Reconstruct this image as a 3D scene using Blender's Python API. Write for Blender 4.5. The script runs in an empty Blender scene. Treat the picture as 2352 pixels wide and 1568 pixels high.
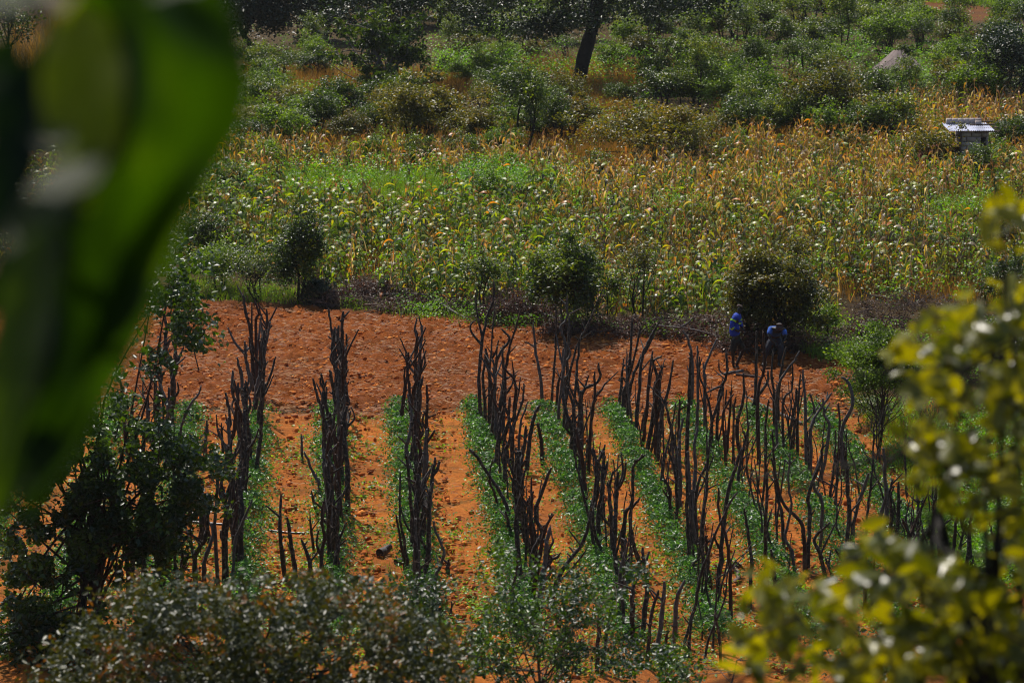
import bpy, math, random
import numpy as np
from mathutils import Vector
SC = bpy.context.scene
COL = SC.collection
R = math.radians
# ------------------------------------------------------------------ camera, sky, sun
CAMZ = 16.2
TH = R(11.27)
FPX = 6670.0
cd = bpy.data.cameras.new('camera')
cam = bpy.data.objects.new('camera', cd); COL.objects.link(cam)
cam.location = (0, 0, CAMZ); cam.rotation_euler = (R(90) - TH, 0, 0)
cd.sensor_width = 36.0; cd.lens = FPX / 2352 * 36; cd.clip_start = 0.1; cd.clip_end = 6000
cd.dof.use_dof = True; cd.dof.focus_distance = 68.0; cd.dof.aperture_fstop = 3.3
SC.camera = cam
SUN_EL, SUN_AZ = R(56), R(-22)          # azimuth from +Y (away from the camera), towards -X
w = bpy.data.worlds.new('World'); SC.world = w; w.use_nodes = True
nt = w.node_tree
sky = nt.nodes.new('ShaderNodeTexSky'); sky.sky_type = 'NISHITA'; sky.sun_disc = False
sky.sun_elevation = SUN_EL; sky.sun_rotation = SUN_AZ
bg = nt.nodes['Background']; bg.inputs['Strength'].default_value = 0.10
nt.links.new(sky.outputs[0], bg.inputs[0])
sl = bpy.data.lights.new('sun', 'SUN'); sl.energy = 4.4; sl.angle = R(0.5); sl.color = (1.0, 0.93, 0.84)
sun = bpy.data.objects.new('sun', sl); COL.objects.link(sun)
sdir = Vector((math.sin(SUN_AZ) * math.cos(SUN_EL), math.cos(SUN_AZ) * math.cos(SUN_EL), math.sin(SUN_EL)))
sun.rotation_euler = sdir.to_track_quat('Z', 'Y').to_euler()
sun.location = (0, 60, 60)
SC.view_settings.view_transform = 'Standard'; SC.view_settings.look = 'None'
SC.view_settings.exposure = 0.27; SC.view_settings.gamma = 1.0
SC.render.engine = 'CYCLES'
SC.cycles.use_denoising = True; SC.cycles.filter_width = 1.1
SC.cycles.max_bounces = 8; SC.cycles.transparent_max_bounces = 8; SC.cycles.transmission_bounces = 4
SC.cycles.caustics_reflective = False; SC.cycles.caustics_refractive = False
SC.cycles.sample_clamp_indirect = 4.0

# ------------------------------------------------------------------ picture <-> place (F = 2352 x 1568 px)
CT, ST = math.cos(TH), math.sin(TH)
def ray(px, py):
    cx = (px - 1176) / FPX; cy = (784 - py) / FPX
    return np.array([cx, CT + cy * ST, -ST + cy * CT])
def G(px, py):                       # ground (z = 0) seen at that pixel
    d = ray(px, py); t = -CAMZ / d[2]
    return d[0] * t, d[1] * t
def W(px, py, Y):                    # the point at depth Y seen at that pixel
    d = ray(px, py); t = Y / d[1]
    return np.array([d[0] * t, Y, CAMZ + d[2] * t])
def ppm(Y, z=0.0):                   # F pixels per metre
    return FPX / (Y * CT + (CAMZ - z) * ST)
def proj(x, y, z):
    yy = y; zz = z - CAMZ
    dep = yy * CT - zz * ST; up = yy * ST + zz * CT
    return 1176 + FPX * x / dep, 784 - FPX * up / dep
rng = np.random.default_rng(7)

def _hash(ix, iy, s):
    n = (ix * 374761393 + iy * 668265263 + s * 974711) & 0xffffffff
    n = ((n ^ (n >> 13)) * 1274126177) & 0xffffffff
    return ((n ^ (n >> 16)) & 0xffff) / 65535.0
def vnoise(x, y, s=0):
    x = np.asarray(x, float); y = np.asarray(y, float)
    ix = np.floor(x).astype(np.int64); iy = np.floor(y).astype(np.int64)
    fx = x - ix; fy = y - iy
    fx = fx * fx * (3 - 2 * fx); fy = fy * fy * (3 - 2 * fy)
    a = _hash(ix, iy, s); b = _hash(ix + 1, iy, s); c = _hash(ix, iy + 1, s); d = _hash(ix + 1, iy + 1, s)
    return (a * (1 - fx) + b * fx) * (1 - fy) + (c * (1 - fx) + d * fx) * fy
def fbm(x, y, s=0, o=3):
    v = 0; a = 0.5; t = 0
    for k in range(o):
        v = v + a * vnoise(x * 2 ** k, y * 2 ** k, s + k * 17); t += a; a *= 0.5
    return v / t

# ------------------------------------------------------------------ layout of beds and field edge
BEDX = [-80, 95, 262, 428, 606, 766, 924, 1094, 1255, 1413, 1572, 1722, 1868]     # F x of each planted bed at F y = 950
VX, VY = 712.0, -545.0
def bedpx(i, py): return BEDX[i] + (BEDX[i] - VX) / (950.0 - VY) * (py - 950.0)
BEDW = []
for i in range(len(BEDX)):
    a = G(bedpx(i, 955), 955); b = G(bedpx(i, 1500), 1500)
    BEDW.append((a, b))
def edge_py(px): return 690 + np.clip(px - 450, 0, 1500) * 0.075
def bed_u(x, y):
    """distance to the nearest bed line and how far along"""
    best = np.full(np.shape(x), 9.0)
    for (a, b) in BEDW:
        t = (y - a[1]) / (b[1] - a[1]); lx = a[0] + (b[0] - a[0]) * t
        d = x - lx
        m = np.abs(d) < np.abs(best); best = np.where(m, d, best)
    return best
YBED = G(900, 950)[1]
def zbase(x, y):
    x = np.asarray(x, float); y = np.asarray(y, float)
    return np.where(y < 47.5, (47.5 - np.clip(y, -60, 47.5)) * 0.29, 0.0)
def z0(x, y): return float(zbase(x, y))

# ------------------------------------------------------------------ materials
def nodes(name):
    m = bpy.data.materials.new(name); m.use_nodes = True
    t = m.node_tree; p = t.nodes['Principled BSDF']
    return m, t, p
def ramp(t, stops, fac):
    r = t.nodes.new('ShaderNodeValToRGB'); e = r.color_ramp.elements
    while len(e) < len(stops): e.new(0.5)
    for k, (p, c) in enumerate(stops):
        e[k].position = p; e[k].color = (*c, 1)
    t.links.new(fac, r.inputs[0]); return r.outputs[0]
def noise(t, scale, detail=4, rough=0.6, coord='Object', dist=0):
    tc = t.nodes.new('ShaderNodeTexCoord'); n = t.nodes.new('ShaderNodeTexNoise')
    n.inputs['Scale'].default_value = scale; n.inputs['Detail'].default_value = detail
    n.inputs['Roughness'].default_value = rough; n.inputs['Distortion'].default_value = dist
    t.links.new(tc.outputs[coord], n.inputs['Vector']); return n.outputs['Fac']
def bump(t, p, h, strength, dist):
    b = t.nodes.new('ShaderNodeBump'); b.inputs['Strength'].default_value = strength
    b.inputs['Distance'].default_value = dist
    t.links.new(h, b.inputs['Height']); t.links.new(b.outputs[0], p.inputs['Normal'])
def leafmat(name, stops, rough=0.38, spec=0.6, trans=0.4, tcol=(1.9, 2.0, 0.35), obj_var=0.0):
    m, t, p = nodes(name)
    at = t.nodes.new('ShaderNodeAttribute'); at.attribute_name = 'rnd'
    c = ramp(t, stops, at.outputs['Fac'])
    if obj_var:
        oi = t.nodes.new('ShaderNodeObjectInfo'); hv = t.nodes.new('ShaderNodeHueSaturation')
        mr = t.nodes.new('ShaderNodeMapRange'); mr.inputs[3].default_value = 1 - obj_var; mr.inputs[4].default_value = 1 + obj_var
        t.links.new(oi.outputs['Random'], mr.inputs[0]); t.links.new(mr.outputs[0], hv.inputs['Value'])
        m2 = t.nodes.new('ShaderNodeMapRange'); m2.inputs[3].default_value = 0.5 + 0.03 * obj_var; m2.inputs[4].default_value = 0.5 - 0.05 * obj_var
        t.links.new(oi.outputs['Random'], m2.inputs[0]); t.links.new(m2.outputs[0], hv.inputs['Hue'])
        t.links.new(c, hv.inputs['Color']); c = hv.outputs[0]
    t.links.new(c, p.inputs['Base Color']); p.inputs['Roughness'].default_value = rough
    p.inputs['Specular IOR Level'].default_value = spec
    tr = t.nodes.new('ShaderNodeBsdfTranslucent'); mx = t.nodes.new('ShaderNodeMixShader')
    mul = t.nodes.new('ShaderNodeMix'); mul.data_type = 'RGBA'; mul.blend_type = 'MULTIPLY'; mul.inputs[0].default_value = 1
    t.links.new(c, mul.inputs[6]); mul.inputs[7].default_value = (*tcol, 1)
    t.links.new(mul.outputs[2], tr.inputs['Color'])
    mx.inputs[0].default_value = trans
    out = t.nodes['Material Output']
    t.links.new(p.outputs[0], mx.inputs[1]); t.links.new(tr.outputs[0], mx.inputs[2]); t.links.new(mx.outputs[0], out.inputs[0])
    return m
def simple(name, stops, scale=8, rough=0.8, bumps=None, spec=0.3, metal=0.0, detail=4):
    m, t, p = nodes(name)
    f = noise(t, scale, detail); t.links.new(ramp(t, stops, f), p.inputs['Base Color'])
    p.inputs['Roughness'].default_value = rough; p.inputs['Specular IOR Level'].default_value = spec
    p.inputs['Metallic'].default_value = metal
    if bumps: bump(t, p, noise(t, bumps[0], 6, 0.7), bumps[1], bumps[2])
    return m
G_DARK = [(0.0, (.010, .022, .006)), (.45, (.042, .074, .009)), (.8, (.110, .155, .014)), (1, (.24, .22, .02))]
M = {}
M['bush'] = leafmat('bush_leaf', G_DARK, .40, .46, .38, (2.1, 2.2, .25), .35)
M['bush_olive'] = leafmat('olive_leaf', [(0, (.035, .045, .007)), (.6, (.09, .10, .010)), (1, (.19, .13, .014))], .42, .42, .42, (2.0, 1.8, .3), .3)
M['tall_leaf'] = leafmat('tall_tree_leaf', [(0, (.012, .026, .005)), (.6, (.03, .055, .008)), (1, (.11, .14, .012))], .42, .4, .36, (2.0, 2.1, .2))
M['bush_bright'] = leafmat('bright_leaf', [(0, (.035, .06, .008)), (.6, (.09, .15, .012)), (1, (.20, .28, .02))], .42, .38, .46, (1.9, 2.0, .3), .2)
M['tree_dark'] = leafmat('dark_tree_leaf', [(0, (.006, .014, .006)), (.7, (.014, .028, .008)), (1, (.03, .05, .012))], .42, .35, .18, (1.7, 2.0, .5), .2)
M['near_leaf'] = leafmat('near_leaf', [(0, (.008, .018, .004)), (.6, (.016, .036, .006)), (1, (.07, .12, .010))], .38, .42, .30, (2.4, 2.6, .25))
M['shrub_grey'] = leafmat('grey_shrub_leaf', [(0, (.016, .024, .007)), (.6, (.036, .046, .013)), (.95, (.08, .080, .02)), (1, (.20, .08, .02))], .40, .36, .25, (2.2, 1.9, .3))
M['blur_olive'] = leafmat('olive_near_leaf', [(0, (.02, .035, .004)), (.45, (.085, .10, .008)), (1, (.25, .24, .010))], .32, .5, .5, (2.0, 1.75, .10))
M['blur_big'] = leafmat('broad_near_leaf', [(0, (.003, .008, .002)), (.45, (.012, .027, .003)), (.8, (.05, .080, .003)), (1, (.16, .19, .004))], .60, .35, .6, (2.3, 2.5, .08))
M['maize_green'] = leafmat('maize_green_leaf', [(0, (.03, .055, .012)), (.40, (.075, .120, .020)), (.66, (.18, .25, .022)), (.86, (.34, .37, .03)), (.95, (.48, .30, .04)), (1, (.60, .20, .03))], .42, .42, .42, (1.6, 1.7, .2), .25)
M['maize_dry'] = leafmat('maize_dry_leaf', [(0, (.09, .10, .02)), (.22, (.34, .34, .03)), (.40, (.50, .36, .05)), (.56, (.46, .17, .035)), (.78, (.50, .34, .20)), (1, (.80, .68, .58))], .42, .4, .40, (1.5, 1.3, .45), .2)
M['maize_brown'] = leafmat('maize_brown_leaf', [(0, (.03, .035, .012)), (.35, (.10, .06, .020)), (.6, (.10, .13, .018)), (.85, (.28, .30, .035)), (1, (.58, .44, .30))], .40, .45, .32, (1.7, 1.6, .25), .2)
M['crop'] = leafmat('crop_leaf', [(0, (.020, .055, .014)), (.6, (.055, .145, .030)), (1, (.16, .28, .07))], .40, .45, .36, (1.5, 1.9, .4))
M['weed'] = leafmat('weed_leaf', [(0, (.045, .11, .010)), (.6, (.13, .27, .015)), (1, (.30, .42, .03))], .45, .5, .45, (1.6, 1.8, .25))
M['grass_dry'] = leafmat('dry_grass', [(0, (.09, .055, .018)), (.5, (.22, .13, .035)), (1, (.46, .28, .09))], .6, .3, .42, (1.5, 1.2, .4))
M['grass_green'] = leafmat('green_grass', [(0, (.06, .11, .010)), (.5, (.14, .23, .012)), (1, (.26, .33, .03))], .5, .4, .45, (1.6, 1.7, .2))
M['dead_leaf'] = leafmat('dead_leaf', [(0, (.03, .012, .008)), (.6, (.07, .03, .018)), (1, (.20, .11, .08))], .5, .5, .2, (1.5, 1.0, .5))
M['straw'] = leafmat('straw', [(0, (.20, .06, .010)), (.6, (.42, .14, .020)), (.93, (.50, .24, .05)), (1, (.68, .52, .28))], .5, .4, .25, (1.3, 1.1, .5))
M['bark'] = simple('stake_bark', [(.3, (.010, .009, .007)), (.52, (.035, .026, .020)), (.66, (.17, .13, .10))], 14, .75, (30, .9, .02), .35, detail=8)
M['bark_red'] = simple('reddish_bark', [(.3, (.018, .009, .006)), (.6, (.06, .025, .014)), (.8, (.11, .06, .04))], 12, .75, (30, .9, .02), .35, detail=8)
M['bark_grey'] = simple('grey_bark', [(.3, (.03, .026, .024)), (.6, (.11, .095, .085)), (.8, (.24, .21, .19))], 12, .7, (35, .9, .02), .4, detail=8)
M['trunk'] = simple('trunk_bark', [(.3, (.010, .009, .007)), (.7, (.035, .028, .022))], 6, .85, (12, 1, .05), detail=8)
M['twig'] = simple('twig', [(.3, (.06, .04, .032)), (.7, (.22, .15, .11))], 6, .8, (30, .6, .02))
M['wood_cut'] = simple('cut_wood', [(.3, (.30, .15, .08)), (.7, (.45, .26, .15))], 20, .8)

# ------------------------------------------------------------------ mesh building
class MB:
    """collects pieces; build() links them as one mesh object"""
    def __init__(s): s.v = []; s.f = []; s.n = 0; s.r = []; s.mi = []
    def add(s, v, f, r=0.5, mi=0):
        v = np.asarray(v, float).reshape(-1, 3); f = np.asarray(f, np.int64)
        s.v.append(v); s.f.append(f + s.n); s.mi.append(np.full(len(f), mi))
        s.r.append(np.broadcast_to(np.asarray(r, float), (len(v),)).copy()); s.n += len(v); return s
    def mesh(s, name, mats, smooth=False):
        v = np.concatenate(s.v); r = np.concatenate(s.r)
        me = bpy.data.meshes.new(name)
        me.vertices.add(len(v)); me.vertices.foreach_set('co', v.astype(np.float32).ravel())
        loops = np.concatenate([f.ravel() for f in s.f]); tot = np.concatenate([np.full(len(f), f.shape[1]) for f in s.f])
        me.loops.add(len(loops)); me.loops.foreach_set('vertex_index', loops.astype(np.int32))
        me.polygons.add(len(tot)); st = np.concatenate([[0], np.cumsum(tot)[:-1]])
        me.polygons.foreach_set('loop_start', st.astype(np.int32)); me.polygons.foreach_set('loop_total', tot.astype(np.int32))
        me.polygons.foreach_set('material_index', np.concatenate(s.mi).astype(np.int32))
        if smooth: me.polygons.foreach_set('use_smooth', np.ones(len(tot), bool))
        a = me.attributes.new('rnd', 'FLOAT', 'POINT'); a.data.foreach_set('value', r.astype(np.float32))
        for m in (mats if isinstance(mats, (list, tuple)) else [mats]): me.materials.append(m)
        me.update(calc_edges=True); return me
    def build(s, name, mats, parent=None, smooth=False):
        o = bpy.data.objects.new(name, s.mesh(name, mats, smooth)); COL.objects.link(o)
        if parent: o.parent = parent
        return o
def tag(o, label, cat=None, group=None, kind=None):
    if label: o['label'] = label
    if cat: o['category'] = cat
    if group: o['group'] = group
    if kind: o['kind'] = kind
    return o
def thing(name, label, cat, loc=(0, 0, 0), rz=0.0, group=None, sc=1.0):
    o = bpy.data.objects.new(name, None); COL.objects.link(o); o.location = loc; o.rotation_euler = (0, 0, rz)
    o.scale = (sc, sc, sc) if not isinstance(sc, (tuple, list)) else sc
    o.empty_display_size = 0.2
    return tag(o, label, cat, group)
def unit(a): return a / np.maximum(np.linalg.norm(a, axis=-1, keepdims=True), 1e-9)
def tube(mb, pts, rad, n=6, mi=0, r=0.5, knob=0.0, cap=True, rg=None):
    P = np.asarray(pts, float); k = len(P); rad = np.broadcast_to(np.asarray(rad, float), (k,))
    T = unit(np.gradient(P, axis=0)); ref = np.array([0.31, 0.9, 0.2]) if abs(T[0][2]) > .7 else np.array([0, 0, 1.0])
    A = unit(np.cross(T, ref)); B = np.cross(T, A)
    an = np.arange(n) / n * 2 * math.pi
    rr = rad[:, None] * np.ones((k, n))
    if knob: rr = rr * (1 + (rg or rng).normal(0, knob, (k, n)))
    V = P[:, None] + rr[..., None] * (np.cos(an)[None, :, None] * A[:, None] + np.sin(an)[None, :, None] * B[:, None])
    i = np.arange(k - 1)[:, None] * n; j = np.arange(n)[None]; j2 = (j + 1) % n
    F = np.stack([i + j, i + j2, i + n + j2, i + n + j], -1).reshape(-1, 4)
    mb.add(V.reshape(-1, 3), F, r, mi)
    if cap:
        for e, s_ in ((0, -1), (k - 1, 1)):
            base = V[e]; c = P[e]; q = np.vstack([base, c])
            tri = np.stack([np.arange(n), (np.arange(n) + 1) % n, np.full(n, n)], -1)
            mb.add(q, tri, r, mi)
def spline(pts, m=4):
    P = np.asarray(pts, float)
    if len(P) < 3: 
        t = np.linspace(0, 1, m * (len(P) - 1) + 1)[:, None]; return P[0] * (1 - t) + P[-1] * t
    Q = np.vstack([2 * P[0] - P[1], P, 2 * P[-1] - P[-2]]); out = []
    for k in range(1, len(Q) - 2):
        for t in np.linspace(0, 1, m, endpoint=False):
            p0, p1, p2, p3 = Q[k - 1], Q[k], Q[k + 1], Q[k + 2]
            out.append(.5 * ((2 * p1) + (-p0 + p2) * t + (2 * p0 - 5 * p1 + 4 * p2 - p3) * t * t + (-p0 + 3 * p1 - 3 * p2 + p3) * t ** 3))
    out.append(P[-1]); return np.array(out)
def box(mb, lo, hi, mi=0, r=0.5, M3=None):
    x0, y0, z0_ = lo; x1, y1, z1 = hi
    v = np.array([(x0, y0, z0_), (x1, y0, z0_), (x1, y1, z0_), (x0, y1, z0_), (x0, y0, z1), (x1, y0, z1), (x1, y1, z1), (x0, y1, z1)], float)
    if M3 is not None: v = v @ np.asarray(M3).T
    mb.add(v, [(0, 3, 2, 1), (4, 5, 6, 7), (0, 1, 5, 4), (1, 2, 6, 5), (2, 3, 7, 6), (3, 0, 4, 7)], r, mi)
# leaf templates: (along, across, normal)
KITE = (np.array([(-.5, 0, 0), (.05, -.5, .10), (.5, 0, -.06), (.05, .5, .10)]), np.array([(0, 1, 2), (0, 2, 3)]))
OVAL = (np.array([(-.5, 0, 0), (-.25, -.36, .04), (.08, -.5, .05), (.34, -.3, 0), (.5, 0, -.08), (.34, .3, 0), (.08, .5, .05), (-.25, .36, .04), (-.2, 0, -.03), (.1, 0, -.04), (.35, 0, -.05)]),
        np.array([(0, 1, 8), (1, 2, 8), (2, 9, 8), (2, 3, 9), (3, 10, 9), (3, 4, 10), (4, 5, 10), (5, 9, 10), (5, 6, 9), (6, 8, 9), (6, 7, 8), (7, 0, 8)]))
def leaves(mb, C, L, Wd, tmpl=KITE, up=0.8, rnd=None, mi=0, A=None, g=None, flat=0.5):
    g = g or rng
    C = np.asarray(C, float); n = len(C)
    N = g.normal(0, flat, (n, 3)); N[:, 2] += up; N = unit(N)
    if A is None: A = g.normal(0, 1, (n, 3))
    A = unit(A - (A * N).sum(1, keepdims=True) * N); B = np.cross(N, A)
    L = np.broadcast_to(L, (n,)); Wd = np.broadcast_to(Wd, (n,))
    T, F = tmpl; k = len(T)
    V = C[:, None] + T[None, :, 0:1] * (A * L[:, None])[:, None] + T[None, :, 1:2] * (B * Wd[:, None])[:, None] + T[None, :, 2:3] * (N * L[:, None])[:, None]
    FF = (F[None] + (np.arange(n) * k)[:, None, None]).reshape(-1, 3)
    if rnd is None: rnd = g.random(n)
    mb.add(V.reshape(-1, 3), FF, np.repeat(rnd, k), mi)
def strips(mb, P, Wv, rnd, mi=0):
    """ribbons: P (n, k, 3) centre lines, Wv (n, k, 3) half-width vectors"""
    n, k, _ = P.shape
    V = np.stack([P - Wv, P + Wv], 2).reshape(-1, 3)
    i = (np.arange(n) * k * 2)[:, None] + (np.arange(k - 1) * 2)[None]
    F = np.stack([i, i + 1, i + 3, i + 2], -1).reshape(-1, 4)
    mb.add(V, F, np.repeat(rnd, 2 * k), mi)
def grass(mb, X, Y, Z, h, wid, g=None, lean=.35, k=3, mi=0, rnd=None):
    g = g or rng; n = len(X); t = np.linspace(0, 1, k)
    d = g.normal(0, lean, (n, 2)); hh = h * g.uniform(.5, 1.15, n)
    P = np.zeros((n, k, 3))
    P[..., 0] = X[:, None] + d[:, :1] * hh[:, None] * t ** 2; P[..., 1] = Y[:, None] + d[:, 1:] * hh[:, None] * t ** 2
    P[..., 2] = np.asarray(Z)[:, None] + hh[:, None] * t * (1 - .25 * t * np.linalg.norm(d, axis=1)[:, None])
    an = g.uniform(-1.0, 1.0, n); Wv = np.zeros((n, k, 3)); ww = wid * (1 - .85 * t)
    Wv[..., 0] = np.cos(an)[:, None] * ww; Wv[..., 1] = np.sin(an)[:, None] * ww
    strips(mb, P, Wv, g.random(n) if rnd is None else rnd, mi)
def inpoly(px, py, poly):
    px = np.asarray(px); py = np.asarray(py); ins = np.zeros(px.shape, bool); n = len(poly)
    for i in range(n):
        x1, y1 = poly[i]; x2, y2 = poly[(i + 1) % n]
        c = ((y1 > py) != (y2 > py)) & (px < (x2 - x1) * (py - y1) / ((y2 - y1) or 1e-9) + x1)
        ins ^= c
    return ins

# ------------------------------------------------------------------ ground
def ground():
    ys = np.concatenate([np.linspace(-60, 40, 26)[:-1], np.arange(40, 97, .15), np.arange(97, 130, .5), np.linspace(130, 320, 60), [400, 600, 1000, 1800, 3500]])
    xs = np.concatenate([[-3000, -1200, -500, -200, -100, -60, -40], np.arange(-30, -17, .5), np.arange(-17, 17, .085), np.arange(17, 30, .5), [40, 60, 100, 200, 500, 1200, 3000]])
    X, Y = np.meshgrid(xs, ys)
    PX, PY = proj(X, np.maximum(Y, 5), 0 * X)
    Z = zbase(X, Y)
    bu = bed_u(X, Y)
    inbed = np.clip((YBED + .3 - Y + 1.6 * (fbm(X * .8, Y * .8, 77, 3) - .5)) / .8, 0, 1) * np.clip((Y - 46) / 2, 0, 1)
    right_lim = np.clip((2060 + (PY - 950) * .9 - PX) / 60, 0, 1)
    inbed = inbed * right_lim
    nz = fbm(X * 2.2, Y * 2.2, 3, 4) - .5
    ridge = .16 * np.exp(-(bu / .36) ** 2)
    Z = Z + inbed * (ridge + .05 * nz * 1.4 + .05 * (fbm(X * 5, Y * 3, 33, 2) - .5) * (np.abs(bu) < .75))
    plough = np.clip((Y - YBED - .3 + 1.6 * (fbm(X * .8, Y * .8, 77, 3) - .5)) / .8, 0, 1) * np.clip((PY - edge_py(PX) + 10) / 14, 0, 1) * np.clip((1990 - (PY - 800) * .35 - PX) / 40, 0, 1)
    cl = fbm(X * 3.4, Y * 3.4, 5, 4); furrow = np.sin((Y * .96 + X * .18 + .5 * vnoise(X * .5, Y * .5, 9)) * 2 * math.pi / .85)
    Z = Z + plough * (.34 * (cl - .5) + .06 * furrow * (.4 + vnoise(X * .8, Y * .8, 4)) + .20 * (fbm(X * 8, Y * 6, 14, 2) - .5) + .12 * np.maximum(fbm(X * 6, Y * 6, 8, 2) - .62, 0) * 3)
    wild = 1 - np.clip(inbed + plough, 0, 1)
    Z = Z + wild * (.12 * (fbm(X * .7, Y * .7, 2, 3) - .5))
    V = np.stack([X, Y, Z], -1).reshape(-1, 3); ny, nx = X.shape
    i = (np.arange(ny - 1) * nx)[:, None] + np.arange(nx - 1)[None]
    F = np.stack([i, i + 1, i + nx + 1, i + nx], -1).reshape(-1, 4)
    mb = MB(); mb.add(V, F, 0)
    m, t, p = nodes('red_soil')
    def att(nm):
        a = t.nodes.new('ShaderNodeAttribute'); a.attribute_name = nm; return a.outputs['Fac']
    def mixc(f, a, b):
        x = t.nodes.new('ShaderNodeMix'); x.data_type = 'RGBA'
        if hasattr(f, 'links'): t.links.new(f, x.inputs[0])
        else: x.inputs[0].default_value = f
        for s_, v_ in ((6, a), (7, b)):
            if isinstance(v_, tuple): x.inputs[s_].default_value = (*v_, 1)
            else: t.links.new(v_, x.inputs[s_])
        return x.outputs[2]
    n1 = noise(t, 1.3, 6, .65); n2 = noise(t, 7, 6, .7)
    path = ramp(t, [(.30, (.40, .10, .013)), (.5, (.62, .185, .026)), (.72, (.76, .30, .06))], n1)
    path = mixc(.5, path, ramp(t, [(.34, (.26, .065, .010)), (.50, (.68, .19, .022)), (.66, (.85, .34, .07))], n2))
    path = mixc(ramp(t, [(.52, (0, 0, 0)), (.64, (.7, .7, .7))], noise(t, .9, 7, .7)), path, (.14, .10, .022))
    pl = ramp(t, [(.36, (.09, .022, .005)), (.5, (.34, .082, .009)), (.66, (.58, .18, .022))], noise(t, 13, 9, .8, dist=1.6))  # dark end of the ramp paints crevice shade into the ploughed soil
    pl = mixc(.4, pl, ramp(t, [(.35, (.20, .05, .009)), (.7, (.44, .125, .016))], n1))
    wl = ramp(t, [(.3, (.035, .028, .010)), (.55, (.09, .055, .016)), (.8, (.17, .10, .025))], n2)
    dmp = ramp(t, [(.45, (0, 0, 0)), (.62, (.55, .55, .55))], noise(t, .28, 4, .6)); path = mixc(dmp, path, (.30, .095, .020)); pl = mixc(dmp, pl, (.16, .045, .010))
    c = mixc(att('bed'), wl, path); c = mixc(att('plough'), c, pl)
    t.links.new(c, p.inputs['Base Color']); p.inputs['Roughness'].default_value = .95; p.inputs['Specular IOR Level'].default_value = .15
    bump(t, p, noise(t, 14, 9, .8, dist=1.0), .9, .15)
    o = mb.build('ground', m, smooth=True); me = o.data
    fardirt = inpoly(PX, PY, [(2120, 2), (2352, 18), (2500, 26), (2500, 66), (2352, 56), (2260, 48), (2200, 44), (2120, 34)])
    for nm, arr in (('bed', np.clip(inbed, 0, 1)), ('plough', np.clip(plough + fardirt * .45, 0, 1))):
        a = me.attributes.new(nm, 'FLOAT', 'POINT'); a.data.foreach_set('value', arr.astype(np.float32).ravel())
    tag(o, None, kind='structure')
    return o
ground()

# ------------------------------------------------------------------ soil clods, straw, weeds on the bare ground
ICO_V = None
def ico():
    p = (1 + 5 ** .5) / 2
    v = unit(np.array([(-1, p, 0), (1, p, 0), (-1, -p, 0), (1, -p, 0), (0, -1, p), (0, 1, p), (0, -1, -p), (0, 1, -p), (p, 0, -1), (p, 0, 1), (-p, 0, -1), (-p, 0, 1)], float))
    f = np.array([(0, 11, 5), (0, 5, 1), (0, 1, 7), (0, 7, 10), (0, 10, 11), (1, 5, 9), (5, 11, 4), (11, 10, 2), (10, 7, 6), (7, 1, 8), (3, 9, 4), (3, 4, 2), (3, 2, 6), (3, 6, 8), (3, 8, 9), (4, 9, 5), (2, 4, 11), (6, 2, 10), (8, 6, 7), (9, 8, 1)])
    return v, f
def scatter_px(n, poly, g):
    xs = [p[0] for p in poly]; ys = [p[1] for p in poly]
    px = g.uniform(min(xs), max(xs), n * 3); py = g.uniform(min(ys), max(ys), n * 3)
    k = inpoly(px, py, poly); px, py = px[k][:n], py[k][:n]
    d = -ST + (784 - py) / FPX * CT; t = -CAMZ / d
    return (px - 1176) / FPX * t, (CT + (784 - py) / FPX * ST) * t, px, py
FIELD = [(240, 690), (450, 700), (1000, 735), (1900, 806), (1960, 870), (2000, 960), (240, 965)]
BEDS = [(60, 960), (2010, 960), (2200, 1300), (2300, 1560), (40, 1560)]
def clods():
    g = np.random.default_rng(11); v, f = ico(); mb = MB()
    for n, poly, smin, smax in ((11000, FIELD, .012, .075), (12000, BEDS, .012, .055)):
        x, y, px, py = scatter_px(n, poly, g); n = len(x)
        s = smin + (smax - smin) * g.random(n) ** 2.5
        jit = 1 + g.normal(0, .22, (n, 12, 1)); sc = g.uniform(.6, 1.3, (n, 1, 3)) * np.array([1, 1, .75])
        if poly is BEDS:
            bu = bed_u(x, y); side = (bu > .3) & (bu < .95); k = side | (g.random(n) < .16); x, y, side = x[k], y[k], side[k]; n = len(x); s = s[:n] * (1 + .7 * side)
        jit = 1 + g.normal(0, .22, (n, 12, 1)); sc = g.uniform(.6, 1.3, (n, 1, 3)) * np.array([1, 1, .75])
        V = v[None] * jit * sc * s[:, None, None] + np.stack([x, y, s * .3 + .03], -1)[:, None]
        F = (f[None] + (np.arange(n) * 12)[:, None, None]).reshape(-1, 3)
        mb.add(V.reshape(-1, 3), F, np.repeat(g.random(n), 12))
    m, t, p = nodes('soil_clod')
    at = t.nodes.new('ShaderNodeAttribute'); at.attribute_name = 'rnd'
    t.links.new(ramp(t, [(0, (.22, .055, .010)), (.6, (.46, .125, .017)), (1, (.68, .25, .05))], at.outputs['Fac']), p.inputs['Base Color'])
    p.inputs['Roughness'].default_value = .95; p.inputs['Specular IOR Level'].default_value = .15
    o = mb.build('soil_clods', m); tag(o, 'loose red soil clods lying on the ploughed field and between the beds', 'soil', kind='stuff')
clods()
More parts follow.
